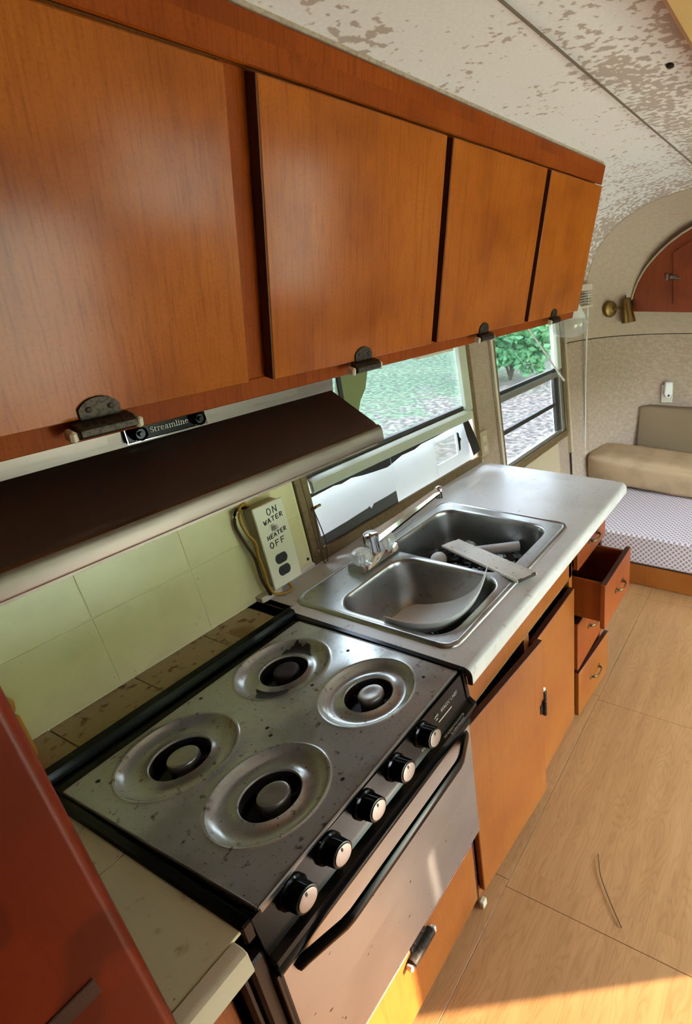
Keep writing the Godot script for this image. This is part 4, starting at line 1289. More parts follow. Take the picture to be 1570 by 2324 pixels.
	for s in [-1, 1]:
		var kn := Node3D.new()
		kn.name = "handle"; t.add_child(kn, true)
		kn.position = Vector3(s * 0.050, 0.014, 0.004); kn.scale = Vector3.ONE * 1.3
		b = Mb.new()
		var rg := []
		for p in [[0.010, 0.0], [0.014, 0.003], [0.0205, 0.014], [0.0215, 0.022], [0.019, 0.032], [0.012, 0.036], [0.002, 0.0365]]:
			var r := PackedVector3Array()
			for j in 40:
				var a := TAU * j / 40
				r.append(Vector3(cos(a), 0, sin(a)) * p[0] * (1.0 if j % 4 < 2 else 0.93) + Vector3(0, p[1], 0))
			rg.append(r)
		b.loft(rg)
		put("clear_knob", b, M.acrylic, kn, 20.0)
		b = Mb.new()
		b.lathe([Vector2(0.008, -0.006), Vector2(0.007, 0.012), Vector2(0.004, 0.026), Vector2(0.001, 0.027)], 16)
		put("stem", b, M.chrome, kn)

func bez(g: Array, u: float, v: float) -> Vector3:
	var out := Vector3.ZERO
	var bu := [pow(1 - u, 3), 3 * u * pow(1 - u, 2), 3 * u * u * (1 - u), u * u * u]
	var bv := [pow(1 - v, 3), 3 * v * pow(1 - v, 2), 3 * v * v * (1 - v), v * v * v]
	for i in 4:
		for j in 4: out += g[i][j] * bu[i] * bv[j]
	return out
func patch(g: Array, n: int, m: int) -> Array:
	var out := []
	for i in n + 1:
		var row := []
		for j in m + 1: row.append(bez(g, float(i) / n, float(j) / m))
		out.append(row)
	return out

func build_sink_clutter():
	var rng := RandomNumberGenerator.new()
	rng.seed = 77
	var b := Mb.new()
	var g := patch([
		[Vector3(0.69, 0.782, 0.20), Vector3(0.73, 0.780, 0.19), Vector3(0.78, 0.780, 0.19), Vector3(0.812, 0.782, 0.235)],
		[Vector3(0.64, 0.776, 0.33), Vector3(0.70, 0.775, 0.34), Vector3(0.76, 0.775, 0.33), Vector3(0.808, 0.778, 0.34)],
		[Vector3(0.575, 0.885, 0.36), Vector3(0.60, 0.80, 0.46), Vector3(0.73, 0.80, 0.53), Vector3(0.85, 0.84, 0.47)],
		[Vector3(0.566, 0.926, 0.365), Vector3(0.545, 0.935, 0.51), Vector3(0.615, 0.925, 0.60), Vector3(0.835, 0.965, 0.50)]], 24, 24)
	b.slab(g, 0.0012)
	single("plastic_sheet", b, M.sheet, "curled translucent white plastic sheet lying in the nearer sink bowl", "plastic sheet")
	# painted metal strip lying across the far bowl
	b = Mb.new()
	b.prism([Vector2(-0.031, 0.0), Vector2(0.031, 0.0), Vector2(0.033, 0.005), Vector2(0.031, 0.009), Vector2(0.019, 0.0072), Vector2(0.016, 0.009), Vector2(-0.016, 0.009), Vector2(-0.019, 0.0072), Vector2(-0.031, 0.009), Vector2(-0.033, 0.005)], -0.205, 0.205)
	var st := thing("metal_strip", "long white painted metal strip lying across the far sink bowl", "metal strip", Vector3(0.935, 0.892, 0.425))
	var d := (Vector3(0.842, 0.922, 0.618) - Vector3(1.015, 0.862, 0.255)).normalized()
	var sx := Vector3.UP.cross(d).normalized()
	st.transform.basis = Basis(sx, d.cross(sx), d)
	put("strip", b, M.strip, st)
	put("rusty_end", bx(Vector3(0, 0.0045, 0.203), Vector3(0.060, 0.0085, 0.006), 0.001), M.debris_brown, st)
	b = Mb.new()
	b.sphere(Vector3.ZERO, Vector3(0.026, 0.024, 0.026))
	var ball := thing("lamp_cover", "small round white cover lying by the divider in the far sink bowl", "cover", Vector3(0.944, 0.85, 0.249))
	put("dome", b, M.white_gloss, ball)
	b = Mb.new()
	b.lathe([Vector2(0.0205, -0.016), Vector2(0.0235, -0.016), Vector2(0.0235, -0.021), Vector2(0.0205, -0.021)], 24, Vector3.ZERO)
	put("collar", b, M.white_plastic, ball)
	# rolled white paper
	b = Mb.new()
	var roll := []
	for k in 40:
		var a := k * 0.42
		var r := 0.017 - 0.0002 * k
		roll.append(Vector3(cos(a) * r, sin(a) * r, 0))
	var gg := []
	for q in roll: gg.append([q + Vector3(0, 0, -0.075), q + Vector3(0, 0, 0.075)])
	b.slab(gg, 0.0006)
	var ro := single("paper_roll", b, M.paper, "rolled white paper lying in the far sink bowl behind the metal strip", "paper", "", Vector3(1.085, 0.842, 0.375))
	ro.rotation = Vector3(0.05, 0.75, 0.0)
	# crumpled clear wrapper, brown rag, litter
	for k in 2:
		b = Mb.new()
		var f := FastNoiseLite.new()
		f.seed = 90 + k; f.frequency = 0.9
		var rings := []
		for i in 13:
			var e := PI * i / 12.0
			var r := PackedVector3Array()
			for j in 22:
				var a := TAU * j / 22
				var q := Vector3(sin(e) * cos(a), -cos(e), sin(e) * sin(a))
				r.append(q * (1.0 + 0.55 * f.get_noise_3d(q.x * 2, q.y * 2, q.z * 2)) * [0.03, 0.034][k] * Vector3(1.0, 0.8, 1.0))
			rings.append(r)
		b.loft(rings)
		if k == 0: single("clear_wrapper", b, M.globe, "crumpled clear plastic wrapper in the back of the far sink bowl", "wrapper", "", Vector3(1.055, 0.838, 0.285))
		else: single("brown_rag", b, M.debris_brown, "crumpled dark brown rag by the back of the far sink bowl", "rag", "", Vector3(0.962, 0.838, 0.235))
	b = Mb.new()
	for k in 260:
		var p := Vector3(0.995 + rng.randf_range(-0.135, 0.135), 0.787 + rng.randf() * 0.030, 0.335 + rng.randf_range(-0.165, 0.175))
		if k % 3 == 0:
			var q := Vector3(rng.randf_range(-1, 1), rng.randf_range(-0.25, 0.25), rng.randf_range(-1, 1)).normalized() * rng.randf_range(0.02, 0.06)
			b.tube([p - q, p + q * 0.1 + Vector3(0, 0.006, 0), p + q], 0.0014, 5)
		else:
			b.box(p, Vector3(rng.randf_range(0.008, 0.034), rng.randf_range(0.002, 0.012), rng.randf_range(0.008, 0.028)), 0.001, Basis.from_euler(Vector3(rng.randf_range(-0.7, 0.7), rng.randf() * 6.0, rng.randf_range(-0.7, 0.7))))
	single("sink_litter", b, M.debris, "dark litter of twigs and scraps covering the far sink bowl floor", "litter").set_meta("kind", "stuff")
# ---------------------------------------------------------------- things on the galley wall
func poly_wall(pts: Array, n0: float, n1: float) -> Mb:
	var b := Mb.new()
	b.prism(pts, n0, n1)
	return b
func build_wall_things():
	var t := thing("switch_box", "cream outlet box hand-lettered for the water heater, with a toggle and two dark sockets", "outlet box")
	on_wall(t, 0.575, 0.02)
	var o := Vector3(-0.575, -0.02, 0)
	put("box", bx(o + Vector3(0.578, 0.134, 0.022), Vector3(0.082, 0.218, 0.040), 0.004), M.white_plastic, t)
	var pl := put("cover_plate", bx(o + Vector3(0.577, 0.134, 0.0445), Vector3(0.086, 0.226, 0.005), 0.002), M.plate, t)
	var z := 0.0474
	put("lettering", handwrite("ON", 0.0, 0.0, 0.0125, 0.017, 0.005, 0.0015), M.ink, pl).position = o + Vector3(0.568, 0.216, z)
	put("lettering", handwrite("WATER", 0.0, 0.0, 0.0085, 0.0115, 0.0035, 0.0012), M.ink, pl).position = o + Vector3(0.553, 0.196, z)
	put("lettering", handwrite("HEATER", 0.0, 0.0, 0.007, 0.0105, 0.003, 0.0012), M.ink, pl).position = o + Vector3(0.552, 0.155, z)
	put("lettering", handwrite("OFF", 0.0, 0.0, 0.0115, 0.015, 0.005, 0.0012), M.ink, pl).position = o + Vector3(0.553, 0.131, z)
	var b := Mb.new()
	b.box(o + Vector3(0.575, 0.182, 0.055), Vector3(0.008, 0.010, 0.020), 0.002, Basis(Vector3.RIGHT, -0.5)); b.box(o + Vector3(0.575, 0.179, 0.0478), Vector3(0.011, 0.024, 0.001), 0.0004)
	put("toggle", b, M.white_gloss, t)
	for k in 2:
		var y: float = [0.096, 0.062][k]
		b = Mb.new()
		var sh := []
		for i in 24:
			var a := TAU * i / 24
			sh.append(Vector2(clampf(cos(a) * 0.0175, -0.0175, 0.0175), clampf(sin(a) * 0.0175, -0.0135, 0.0135)))
		b.prism(sh, 0.0, 0.002, Basis.IDENTITY, o + Vector3(0.574, y, 0.0468), 0.0005)
		var s := put("socket", b, M.gray_plastic, t)
		b = Mb.new()
		for q in [-1, 1]: b.box(o + Vector3(0.574 + q * 0.0062, y + 0.003, 0.0489), Vector3(0.0018, 0.0075, 0.0004), 0.0001)
		b.box(o + Vector3(0.574, y - 0.007, 0.0489), Vector3(0.004, 0.0045, 0.0004), 0.0001)
		put("slots", b, M.void_, s)
	put("screw", bx(o + Vector3(0.676, 0.032, 0.010), Vector3(0.007, 0.007, 0.002), 0.001), M.void_, t)
	# the two cables
	t = thing("cable", "yellow electrical cable looping down the left side of the lettered outlet box", "cable", wp(0.53, 0.0, 0.02))
	b = Mb.new()
	var p := []
	for q in [Vector3(0.545, 0.248, 0.020), Vector3(0.532, 0.262, 0.026), Vector3(0.514, 0.256, 0.032), Vector3(0.508, 0.225, 0.032), Vector3(0.514, 0.19, 0.034), Vector3(0.524, 0.160, 0.040), Vector3(0.520, 0.125, 0.040), Vector3(0.523, 0.085, 0.042), Vector3(0.521, 0.045, 0.044), Vector3(0.530, 0.015, 0.046), Vector3(0.552, 0.004, 0.050), Vector3(0.576, 0.002, 0.050), Vector3(0.582, 0.018, 0.034), Vector3(0.578, 0.030, 0.02)]: p.append(wp(q.x, q.y, q.z))
	b.tube(smooth(p, 5), 0.0035, 8)
	var m := put("strand", b, M.yellow_wire, t)
	m.position = -t.position
	b = Mb.new()
	p = []
	for q in [Vector3(0.545, 0.244, 0.012), Vector3(0.516, 0.250, 0.016), Vector3(0.503, 0.215, 0.016), Vector3(0.510, 0.165, 0.022), Vector3(0.517, 0.12, 0.030), Vector3(0.516, 0.06, 0.034), Vector3(0.526, 0.012, 0.036)]: p.append(wp(q.x, q.y, q.z))
	b.tube(smooth(p, 5), 0.0035, 8)
	m = put("strand", b, M.brown_wire, t)
	m.position = -t.position
	single("wood_shim", bx(Vector3.ZERO, Vector3(0.062, 0.016, 0.026), 0.002), M.white_plastic, "small white painted wooden shim on the counter under the lettered outlet box", "shim", "", Vector3(0.533, CH + 0.008, 0.019))
	# outlet between the windows
	t = thing("wall_outlet", "small cream duplex outlet on the stained wall strip between the two windows", "outlet")
	on_wall(t, 1.652, 0.02)
	put("plate", bx(Vector3(0, 0.055, 0.004), Vector3(0.062, 0.112, 0.008), 0.003), M.cream, t)
	for k in 2: put("socket", bx(Vector3(0, 0.032 + 0.044 * k, 0.009), Vector3(0.028, 0.028, 0.004), 0.0018), M.white_plastic, t)
	# boards that cover the lower half of the window
	t = thing("white_board", "white board covering the sink window's lower left, grey duct tape along its bottom", "board")
	on_wall(t, 0.74, 0.04)
	o = Vector3(-0.74, -0.04, 0)
	put("sheet", bx(o + Vector3(0.9125, 0.111, -0.006), Vector3(0.339, 0.184, 0.006), 0.001), M.board, t)
	put("duct_tape", poly_wall([Vector2(0.744, 0.025), Vector2(1.082, 0.025), Vector2(1.082, 0.078), Vector2(1.03, 0.076), Vector2(0.972, 0.076), Vector2(0.958, 0.064), Vector2(0.950, 0.076), Vector2(0.946, 0.073), Vector2(0.85, 0.068), Vector2(0.744, 0.066)], -0.003, -0.0015), M.duct, t).position = o
	put("black_tape", poly_wall([Vector2(0.744, 0.189), Vector2(0.83, 0.192), Vector2(0.86, 0.187), Vector2(0.90, 0.191), Vector2(0.95, 0.182), Vector2(1.0, 0.176), Vector2(1.06, 0.170), Vector2(1.081, 0.173), Vector2(1.081, 0.203), Vector2(0.744, 0.203)], -0.003, -0.001), M.tape, t).position = o
	t = thing("white_board", "white board covering the sink window's lower right, a see-through rectangle cut in it", "board")
	on_wall(t, 1.09, 0.04)
	o = Vector3(-1.09, -0.04, 0)
	b = Mb.new()
	for r in [[1.084, 1.325, 0.019, 0.203], [1.325, 1.466, 0.019, 0.084], [1.325, 1.466, 0.168, 0.203], [1.466, 1.552, 0.019, 0.203]]:
		b.box(o + Vector3((r[0] + r[1]) / 2, (r[2] + r[3]) / 2, -0.006), Vector3(r[1] - r[0], r[3] - r[2], 0.006), 0.0003)
	put("sheet", b, M.board, t)
	put("clear_film", bx(o + Vector3(1.395, 0.126, -0.006), Vector3(0.143, 0.086, 0.001), 0.0), M.globe, t)
	put("black_tape", poly_wall([Vector2(1.084, 0.174), Vector2(1.14, 0.186), Vector2(1.21, 0.185), Vector2(1.25, 0.193), Vector2(1.34, 0.194), Vector2(1.42, 0.198), Vector2(1.53, 0.199), Vector2(1.53, 0.204), Vector2(1.084, 0.204)], -0.003, -0.001), M.tape, t).position = o
	put("black_tape", poly_wall([Vector2(1.478, 0.095), Vector2(1.486, 0.10), Vector2(1.490, 0.13), Vector2(1.498, 0.14), Vector2(1.488, 0.15), Vector2(1.485, 0.168), Vector2(1.476, 0.172)], -0.003, -0.001), M.tape, t).position = o
	b = Mb.new()
	b.slab([[wp(1.512, 0.21, 0.006), wp(1.552, 0.20, 0.008)], [wp(1.508, 0.15, 0.020), wp(1.556, 0.15, 0.024)], [wp(1.515, 0.10, 0.028), wp(1.563, 0.105, 0.032)], [wp(1.524, 0.062, 0.030), wp(1.572, 0.072, 0.034)]], 0.0015)
	single("tape_flap", b, M.tape, "black tape flap hanging loose at the right end of the sink window", "tape")
	# wire and its clip on the left window trim
	t = thing("cord", "thin dark cord hanging down the left trim of the sink window from a small clip", "cord", wp(0.735, 0.02, 0.02))
	b = Mb.new()
	p = []
	for q in [Vector3(0.728, 0.16, 0.016), Vector3(0.735, 0.12, 0.016), Vector3(0.742, 0.06, 0.016), Vector3(0.728, 0.0, 0.022), Vector3(0.716, 0.0, 0.024), Vector3(0.715, 0.03, 0.020), Vector3(0.722, 0.09, 0.018), Vector3(0.728, 0.157, 0.016)]: p.append(wp(q.x, q.y, q.z) - t.position)
	b.tube(smooth(p, 4), 0.0016, 6)
	put("wire", b, M.brown_wire, t)
	b = Mb.new()
	b.tube([wp(0.726, 0.158, 0.008) - t.position, wp(0.738, 0.166, 0.018) - t.position, wp(0.752, 0.166, 0.018) - t.position], 0.004, 8)
	put("clip", b, M.brass, t)
	# yellow bottle at the end of the counter
	t = thing("yellow_bottle", "yellow plastic bottle on the tiled counter, half hidden by the brown panel", "bottle", Vector3(-0.012, CH, 0.045))
	b = Mb.new()
	b.lathe([Vector2(0.030, 0.0), Vector2(0.034, 0.004), Vector2(0.034, 0.085), Vector2(0.028, 0.095), Vector2(0.034, 0.105), Vector2(0.036, 0.118), Vector2(0.030, 0.130), Vector2(0.022, 0.136), Vector2(0.026, 0.146), Vector2(0.020, 0.156), Vector2(0.001, 0.158)], 28)
	put("bottle_body", b, M.yellow, t)
	b = Mb.new()
	b.lathe([Vector2(0.012, 0.156), Vector2(0.012, 0.172), Vector2(0.010, 0.175), Vector2(0.001, 0.175)], 20)
	put("cap", b, M.yellow, t)
	# blind over the far window
	t = thing("window_blind", "white raised mini blind at the top of the far window, behind the hanging lamp", "blind")
	on_wall(t, 2.2, 0.545)
	o = Vector3(-2.2, -0.545, 0)
	put("headrail", bx(o + Vector3(2.26, 0.652, 0.115), Vector3(0.90, 0.032, 0.045), 0.002), M.white_plastic, t)
	for k in 5: put("slat", bx(o + Vector3(2.25, 0.628 - 0.013 * k, 0.113), Vector3(0.96, 0.003, 0.030), 0.0008), M.white_gloss, t)
	put("bottom_rail", bx(o + Vector3(2.25, 0.556, 0.113), Vector3(0.96, 0.014, 0.034), 0.003), M.white_plastic, t)
	t = thing("pull_cord", "long white blind cord hanging straight down in front of the curved end wall", "cord", Vector3(2.70, 0.60, 0.065))
	b = Mb.new()
	b.tube([Vector3(0, 0.03, 0), Vector3(0, 0.5, 0.002), Vector3(0.0, 0.93, 0.012)], 0.0046, 8)
	put("line", b, M.white_gloss, t)
	b = Mb.new()
	b.lathe([Vector2(0.006, 0.0), Vector2(0.0075, 0.004), Vector2(0.005, 0.032), Vector2(0.001, 0.034)], 12)
	put("tassel", b, M.white_plastic, t)
	b = Mb.new()
	b.tube([wp(2.00, 0.548, 0.060), wp(2.18, 0.395, 0.062), wp(2.40, 0.212, 0.060)], 0.0045, 8)
	b.tube([wp(2.36, 0.246, 0.060), wp(2.42, 0.198, 0.060)], 0.0065, 8)
	single("blind_wand", b, M.white_gloss, "white blind wand slanting across the upper pane of the far window", "wand")

func smooth(p: Array, k: int) -> Array:
	var o := []
	for i in p.size() - 1:
		var a: Vector3 = p[maxi(i - 1, 0)]
		var d: Vector3 = p[mini(i + 2, p.size() - 1)]
		for j in k: o.append(p[i].cubic_interpolate(p[i + 1], a, d, float(j) / k))
	o.append(p[p.size() - 1])
	return o

# ---------------------------------------------------------------- far end
func cushion(w: float, h: float, d: float, puff: float, sd: int) -> Mb:
	# soft box: x depth, y height, z width, from its base middle
	var b := Mb.new()
	var f := FastNoiseLite.new()
	f.seed = sd; f.frequency = 2.2
	var n := 18
	for face in 6:
		var g := []
		for i in n + 1:
			var row := []
			for j in n + 1:
				var a := -1.0 + 2.0 * i / n
				var c := -1.0 + 2.0 * j / n
				var q := Vector3.ZERO
				match face:
					0: q = Vector3(1, a, c)
					1: q = Vector3(-1, c, a)
					2: q = Vector3(c, 1, a)
					3: q = Vector3(a, -1, c)
					4: q = Vector3(a, c, 1)
					5: q = Vector3(c, a, -1)
				var e := Vector3(d, h, w) * 0.5
				var r := minf(d, h) * 0.16
				var pt := q * e
				var inn := pt.clamp(-(e - Vector3.ONE * r), e - Vector3.ONE * r)
				var nn := (pt - inn).normalized()
				var flat := (1.0 - pow(absf(q.x), 4)) * (1.0 - pow(absf(q.y), 4)) + (1.0 - pow(absf(q.y), 4)) * (1.0 - pow(absf(q.z), 4)) + (1.0 - pow(absf(q.x), 4)) * (1.0 - pow(absf(q.z), 4))
				pt = inn + nn * (r + puff * flat * 0.5 + 0.006 * f.get_noise_3dv(pt * 3.0))
				row.append(pt + Vector3(0, h / 2, 0))
			g.append(row)
		b.grid(g)
	b.fix(0)
	return b
func build_far_end():
	# couch
	var t := thing("couch_base", "wooden couch platform with an orange-brown front board at the far end", "couch", Vector3(2.7, FY, 0.8))
	var o := Vector3(-2.7, -FY, -0.8)
	put("front_board", bx(o + Vector3(2.160, 0.182, 1.13), Vector3(0.018, 0.118, 1.98), 0.002), M.wood_low, t)
	put("board_edge", bx(o + Vector3(2.161, 0.2425, 1.13), Vector3(0.019, 0.004, 1.98), 0.001), M.edge, t)
	var b := Mb.new()
	var dk := [Vector2(2.17, 0.10), Vector2(2.60, 0.10), Vector2(2.85, 0.22), Vector2(3.05, 0.45), Vector2(3.16, 0.75), Vector2(3.18, 1.15), Vector2(3.16, 1.55), Vector2(3.05, 1.85), Vector2(2.85, 2.08), Vector2(2.60, 2.18), Vector2(2.17, 2.18)]
	b.prism(dk, 0.13, 0.24, Basis(Vector3(1, 0, 0), Vector3(0, 0, 1), Vector3(0, 1, 0)), o)
	put("deck", b, M.edge, t)
	b = Mb.new()
	var mp := [Vector2(2.145, 0.13), Vector2(2.60, 0.13), Vector2(2.84, 0.25), Vector2(3.03, 0.47), Vector2(3.13, 0.75), Vector2(3.15, 1.15), Vector2(3.13, 1.55), Vector2(3.03, 1.83), Vector2(2.84, 2.05), Vector2(2.60, 2.16), Vector2(2.145, 2.16)]
	b.prism(mp, 0.245, 0.415, Basis(Vector3(1, 0, 0), Vector3(0, 0, 1), Vector3(0, 1, 0)), Vector3.ZERO, 0.014)
	var ms := single("mattress", b, M.check, "mattress covered in grey and white diamond check on the couch platform", "mattress")
	t = thing("bolster", "long beige vinyl cushion lying along the couch in front of the back cushion", "cushion", Vector3(2.80, 0.418, 0.70))
	t.rotation.z = -0.0
	put("cover", cushion(1.22, 0.175, 0.235, 0.03, 3), M.vinyl, t, 60.0)
	t.rotation = Vector3(0.03, 0.0, 0.14)
	t.position.y += 0.018
	t = thing("back_cushion", "upright beige back cushion leaning against the curved end wall", "cushion", Vector3(3.03, 0.42, 0.80))
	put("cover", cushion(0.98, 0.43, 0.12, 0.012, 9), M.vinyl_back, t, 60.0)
	t.rotation.z = -0.10
	t = thing("side_pad", "dark brown vinyl pad beside the bolster below the far window", "pad", Vector3(2.77, 0.418, 0.145))
	put("cover", cushion(0.14, 0.035, 0.36, 0.004, 12), M.brown_vinyl, t, 60.0)
	t.rotation.y = -0.45
	# arched cupboard
	t = thing("arched_cupboard", "dark wooden arched cupboard set high in the rounded end wall", "cupboard", Vector3(2.99, 1.42, ZC))
	b = Mb.new()
	var ar := [Vector2(-0.912, 0.0), Vector2(0.912, 0.0)]
	for i in 31:
		var a := PI * (i + 0.3) / 31.0
		ar.append(Vector2(0.912 * cos(a), 0.565 * sin(a)))
	var ZY := Basis(Vector3(0, 0, 1), Vector3(0, 1, 0), Vector3(1, 0, 0))
	b.prism(ar, 0.0, 0.06, ZY, Vector3.ZERO, 0.002)
	put("face", b, M.wood_end, t)
	b = Mb.new()
	var ln := []
	for i in 41:
		var a := PI * i / 40.0
		ln.append(Vector3(0.004, 0.57 * sin(a), 0.918 * cos(a)))
	b.tube(ln, 0.006, 6)
	put("edging", b, M.cream, t)
	for s in [-1, 1]:
		b = Mb.new()
		var dp := [Vector2(0.02, 0.045), Vector2(0.665, 0.045), Vector2(0.685, 0.31), Vector2(0.59, 0.37), Vector2(0.02, 0.47)]
		for i in dp.size(): dp[i].x *= s
		b.prism(dp, -0.012, 0.0, ZY, Vector3.ZERO, 0.003)
		var d := put("door", b, M.wood_end, t)
		b = Mb.new()
		b.box(Vector3(-0.016, 0.187, 0.672 * s), Vector3(0.010, 0.020, 0.040), 0.003); b.box(Vector3(-0.016, 0.187, 0.708 * s), Vector3(0.012, 0.034, 0.014), 0.003)
		b.box(Vector3(-0.020, 0.180, 0.645 * s), Vector3(0.006, 0.012, 0.026), 0.002)
		put("latch", b, M.alu, d)
	put("hinge", bx(Vector3(-0.004, 0.04, -0.905), Vector3(0.012, 0.05, 0.012), 0.002), M.black_rough, t)
	# brass wall spot
	t = thing("wall_lamp", "brass wall spotlight with a tapered shade on the curved end wall", "wall lamp", Vector3(2.885, 1.44, 0.145))
	var out := Vector3(-0.55, 0, 0.83).normalized()
	var wb := Basis(out.cross(Vector3.UP).normalized(), out, -Vector3.UP).orthonormalized()
	b = Mb.new()
	b.lathe([Vector2(0.046, -0.012), Vector2(0.046, 0.004), Vector2(0.040, 0.012), Vector2(0.022, 0.016), Vector2(0.018, 0.020), Vector2(0.001, 0.021)], 32, Vector3.ZERO, wb)
	put("wall_plate", b, M.brass, t)
	b = Mb.new()
	b.tube([out * 0.018, out * 0.045 + Vector3(0.012, 0.004, 0), Vector3(0.04, 0.004, 0.062)], 0.006, 8)
	put("arm", b, M.brass, t)
	b = Mb.new()
	var tb := Basis(Vector3(0, 0, 1), 0.0) * Basis.from_euler(Vector3(-0.16, 0, 0.04))
	b.lathe([Vector2(0.040, -0.072), Vector2(0.0415, -0.072), Vector2(0.024, 0.058), Vector2(0.020, 0.062), Vector2(0.001, 0.063)], 32, Vector3(0.055, -0.004, 0.085), tb, false)
	put("shade", b, M.brass, t)
	b = Mb.new()
	b.lathe([Vector2(0.003, 0.06), Vector2(0.003, 0.078), Vector2(0.001, 0.079)], 8, Vector3(0.055, -0.004, 0.085), tb)
	put("switch", b, M.black_rough, t)
	# plug-in on its outlet
	t = thing("wall_outlet", "cream outlet with a white plug-in freshener above the back cushion", "outlet", Vector3(3.118, 0.90, 0.455))
	var yb := Basis(Vector3.UP, -1.15)
	t.basis = yb
	put("plate", bx(Vector3(0, 0.02, 0.0), Vector3(0.072, 0.115, 0.012), 0.003), M.white_plastic, t)
	b = Mb.new()
	b.prism([Vector2(-0.022, 0.10), Vector2(-0.024, 0.06), Vector2(-0.026, 0.03), Vector2(-0.016, 0.005), Vector2(0.0, -0.002), Vector2(0.016, 0.005), Vector2(0.026, 0.03), Vector2(0.024, 0.06), Vector2(0.022, 0.10)], 0.006, 0.045, Basis.IDENTITY, Vector3.ZERO, 0.004)
	var pg := put("freshener", b, M.white_gloss, t)
	b = Mb.new()
	b.sphere(Vector3(0, 0.018, 0.046), Vector3(0.007, 0.007, 0.002), 12, 8)
	put("button", b, M.gray_plastic, pg)
	# hanging lamp behind the cabinet end
	t = thing("hanging_lamp", "hanging lamp with a brass cap, white glass top and clear bowl beside the cabinet end", "lamp", Vector3(2.02, 1.40, 0.245))
	b = Mb.new()
	b.tube([Vector3(0, 0.20, 0), Vector3(0, 0.56, 0)], 0.004, 8)
	put("stem", b, M.brass, t)
	b = Mb.new()
	b.lathe([Vector2(0.030, 0.142), Vector2(0.028, 0.150), Vector2(0.016, 0.19), Vector2(0.012, 0.23), Vector2(0.001, 0.232)], 28)
	put("cap", b, M.brass, t)
	b = Mb.new()
	b.lathe([Vector2(0.074, 0.072), Vector2(0.070, 0.085), Vector2(0.052, 0.118), Vector2(0.030, 0.144), Vector2(0.001, 0.144)], 36, Vector3.ZERO, Basis.IDENTITY, false)
	put("shade", b, M.white_gloss, t)
	b = Mb.new()
	b.lathe([Vector2(0.078, 0.078), Vector2(0.086, 0.055), Vector2(0.078, 0.022), Vector2(0.052, -0.004), Vector2(0.001, -0.012)], 36, Vector3.ZERO, Basis.IDENTITY, false)
	put("bowl", b, M.globe, t)
	# smooth tan unit on the ceiling
	t = thing("ceiling_unit", "smooth tan rectangular unit fixed to the ceiling at the top right", "ceiling unit", Vector3(0.85, 2.0, 1.25))
	b = Mb.new()
	b.box(Vector3(0, 0.038, 0), Vector3(1.5, 0.10, 0.60), 0.02)
	put("shroud", b, M.tan_smooth, t)
	put("vent_plate", bx(Vector3(0, -0.014, 0), Vector3(0.9, 0.006, 0.36), 0.002), M.cream, t)
	# roof fixing with torn paint round it
	b = Mb.new()
	b.sphere(Vector3.ZERO, Vector3(0.009, 0.005, 0.009), 14, 8)
	single("ceiling_bolt", b, M.burner_dark, "rusty bolt head in the peeling ceiling near the tan unit", "bolt", "", Vector3(1.118, 2.068, 0.848))

func build_foreground():
	var t := thing("tall_panel", "tall reddish-brown wooden panel with a rounded edge, nearest the camera", "panel", Vector3(-0.45, FY, 0.665))
	var b := Mb.new()
	var prof := []
	for i in 9:
		var a := -PI / 2 + PI * i / 8.0
		prof.append(Vector2(0.317 + 0.012 * cos(a), 0.012 * sin(a)))
	prof.append(Vector2(-0.5, 0.012)); prof.append(Vector2(-0.5, -0.012))
	b.prism(prof, 0.0, 1.55, Basis(Vector3(1, 0, 0), Vector3(0, 0, 1), Vector3(0, 1, 0)))
	put("board", b, M.panel, t)
	put("inset_strip", bx(Vector3(0.18, 0.975, 0.0125), Vector3(0.225, 0.022, 0.004), 0.001), M.panel_dark, t)
	t = thing("twig", "thin dry twig lying on the wooden floor", "twig", Vector3(0.68, FY + 0.0025, 0.90))
	b = Mb.new()
	var p := []
	for q in [Vector3(0.743, 0.002, 0.856), Vector3(0.715, 0.004, 0.869), Vector3(0.686, 0.003, 0.885), Vector3(0.64, 0.003, 0.925), Vector3(0.592, 0.001, 0.973)]: p.append(q - Vector3(0.68, 0, 0.90))
	b.tube(smooth(p, 4), 0.0013, 6)
	put("stalk", b, M.twig, t)

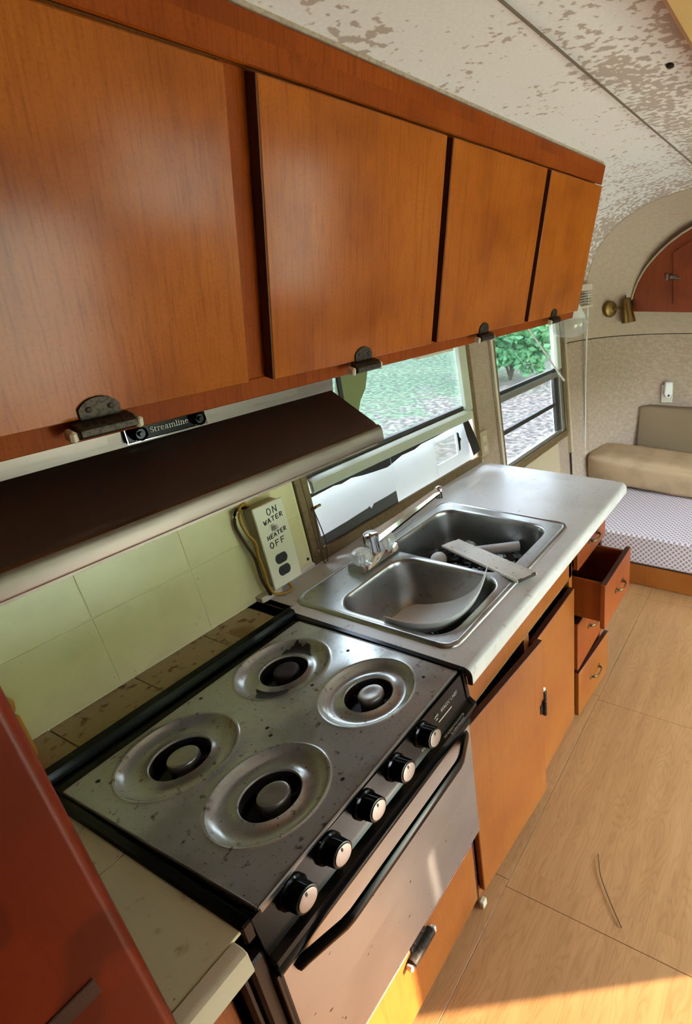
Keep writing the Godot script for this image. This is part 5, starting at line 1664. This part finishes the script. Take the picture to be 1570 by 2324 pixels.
func _ready():
	var cam := Camera3D.new()
	cam.name = "camera"
	cam.projection = Camera3D.PROJECTION_FRUSTUM
	cam.near = 0.05; cam.far = 100.0
	var fpx := 1223.93
	cam.size = cam.near * 2324.0 / fpx
	cam.frustum_offset = Vector2(785.0 - 1243.42, -(1162.0 - 1104.13)) / fpx * cam.near
	cam.transform = Transform3D(Basis.from_euler(Vector3(-0.393457, -1.134686, -0.021497)), Vector3(-0.236772, 1.695181, 1.179392))
	add_child(cam)
	cam.current = true
	var we := WorldEnvironment.new()
	we.name = "environment"
	var env := Environment.new()
	var sky := Sky.new()
	var sm := ProceduralSkyMaterial.new()
	sm.sky_top_color = Color(0.80, 0.87, 0.95); sm.sky_horizon_color = Color(0.92, 0.95, 0.97)
	sm.ground_bottom_color = Color(0.45, 0.42, 0.36); sm.ground_horizon_color = Color(0.75, 0.76, 0.74)
	sm.sky_energy_multiplier = 3.0; sm.ground_energy_multiplier = 3.0
	sm.sun_angle_max = 1.0
	sky.sky_material = sm
	env.background_mode = Environment.BG_SKY
	env.sky = sky
	env.ambient_light_source = Environment.AMBIENT_SOURCE_DISABLED
	env.tonemap_mode = Environment.TONE_MAPPER_LINEAR
	env.tonemap_exposure = 5.4
	env.sdfgi_enabled = true; env.ssao_enabled = true; env.ssil_enabled = true
	we.environment = env
	add_child(we)
	var sun := DirectionalLight3D.new()
	sun.name = "sun"
	sun.light_energy = 2.2
	sun.light_color = Color(1.0, 0.93, 0.82)
	sun.shadow_enabled = true
	sun.light_angular_distance = 0.6
	add_child(sun)
	sun.look_at_from_position(Vector3.ZERO, Vector3(-0.599, -0.356, -1.0))
	make_materials()
	M.knob_cap = mat(Color(0.50, 0.47, 0.45), 0.3, 1.0)
	M.plate = mat(Color(0.87, 0.86, 0.78), 0.4)
	M.panel_dark = mat(Color(0.22, 0.08, 0.035), 0.4)
	build_shell()
	build_windows()
	build_outside()
	build_overheads()
	build_base()
	build_counter()
	build_stove()
	build_sink()
	build_far_end()
	build_foreground()
	build_sink_clutter()
	build_wall_things()
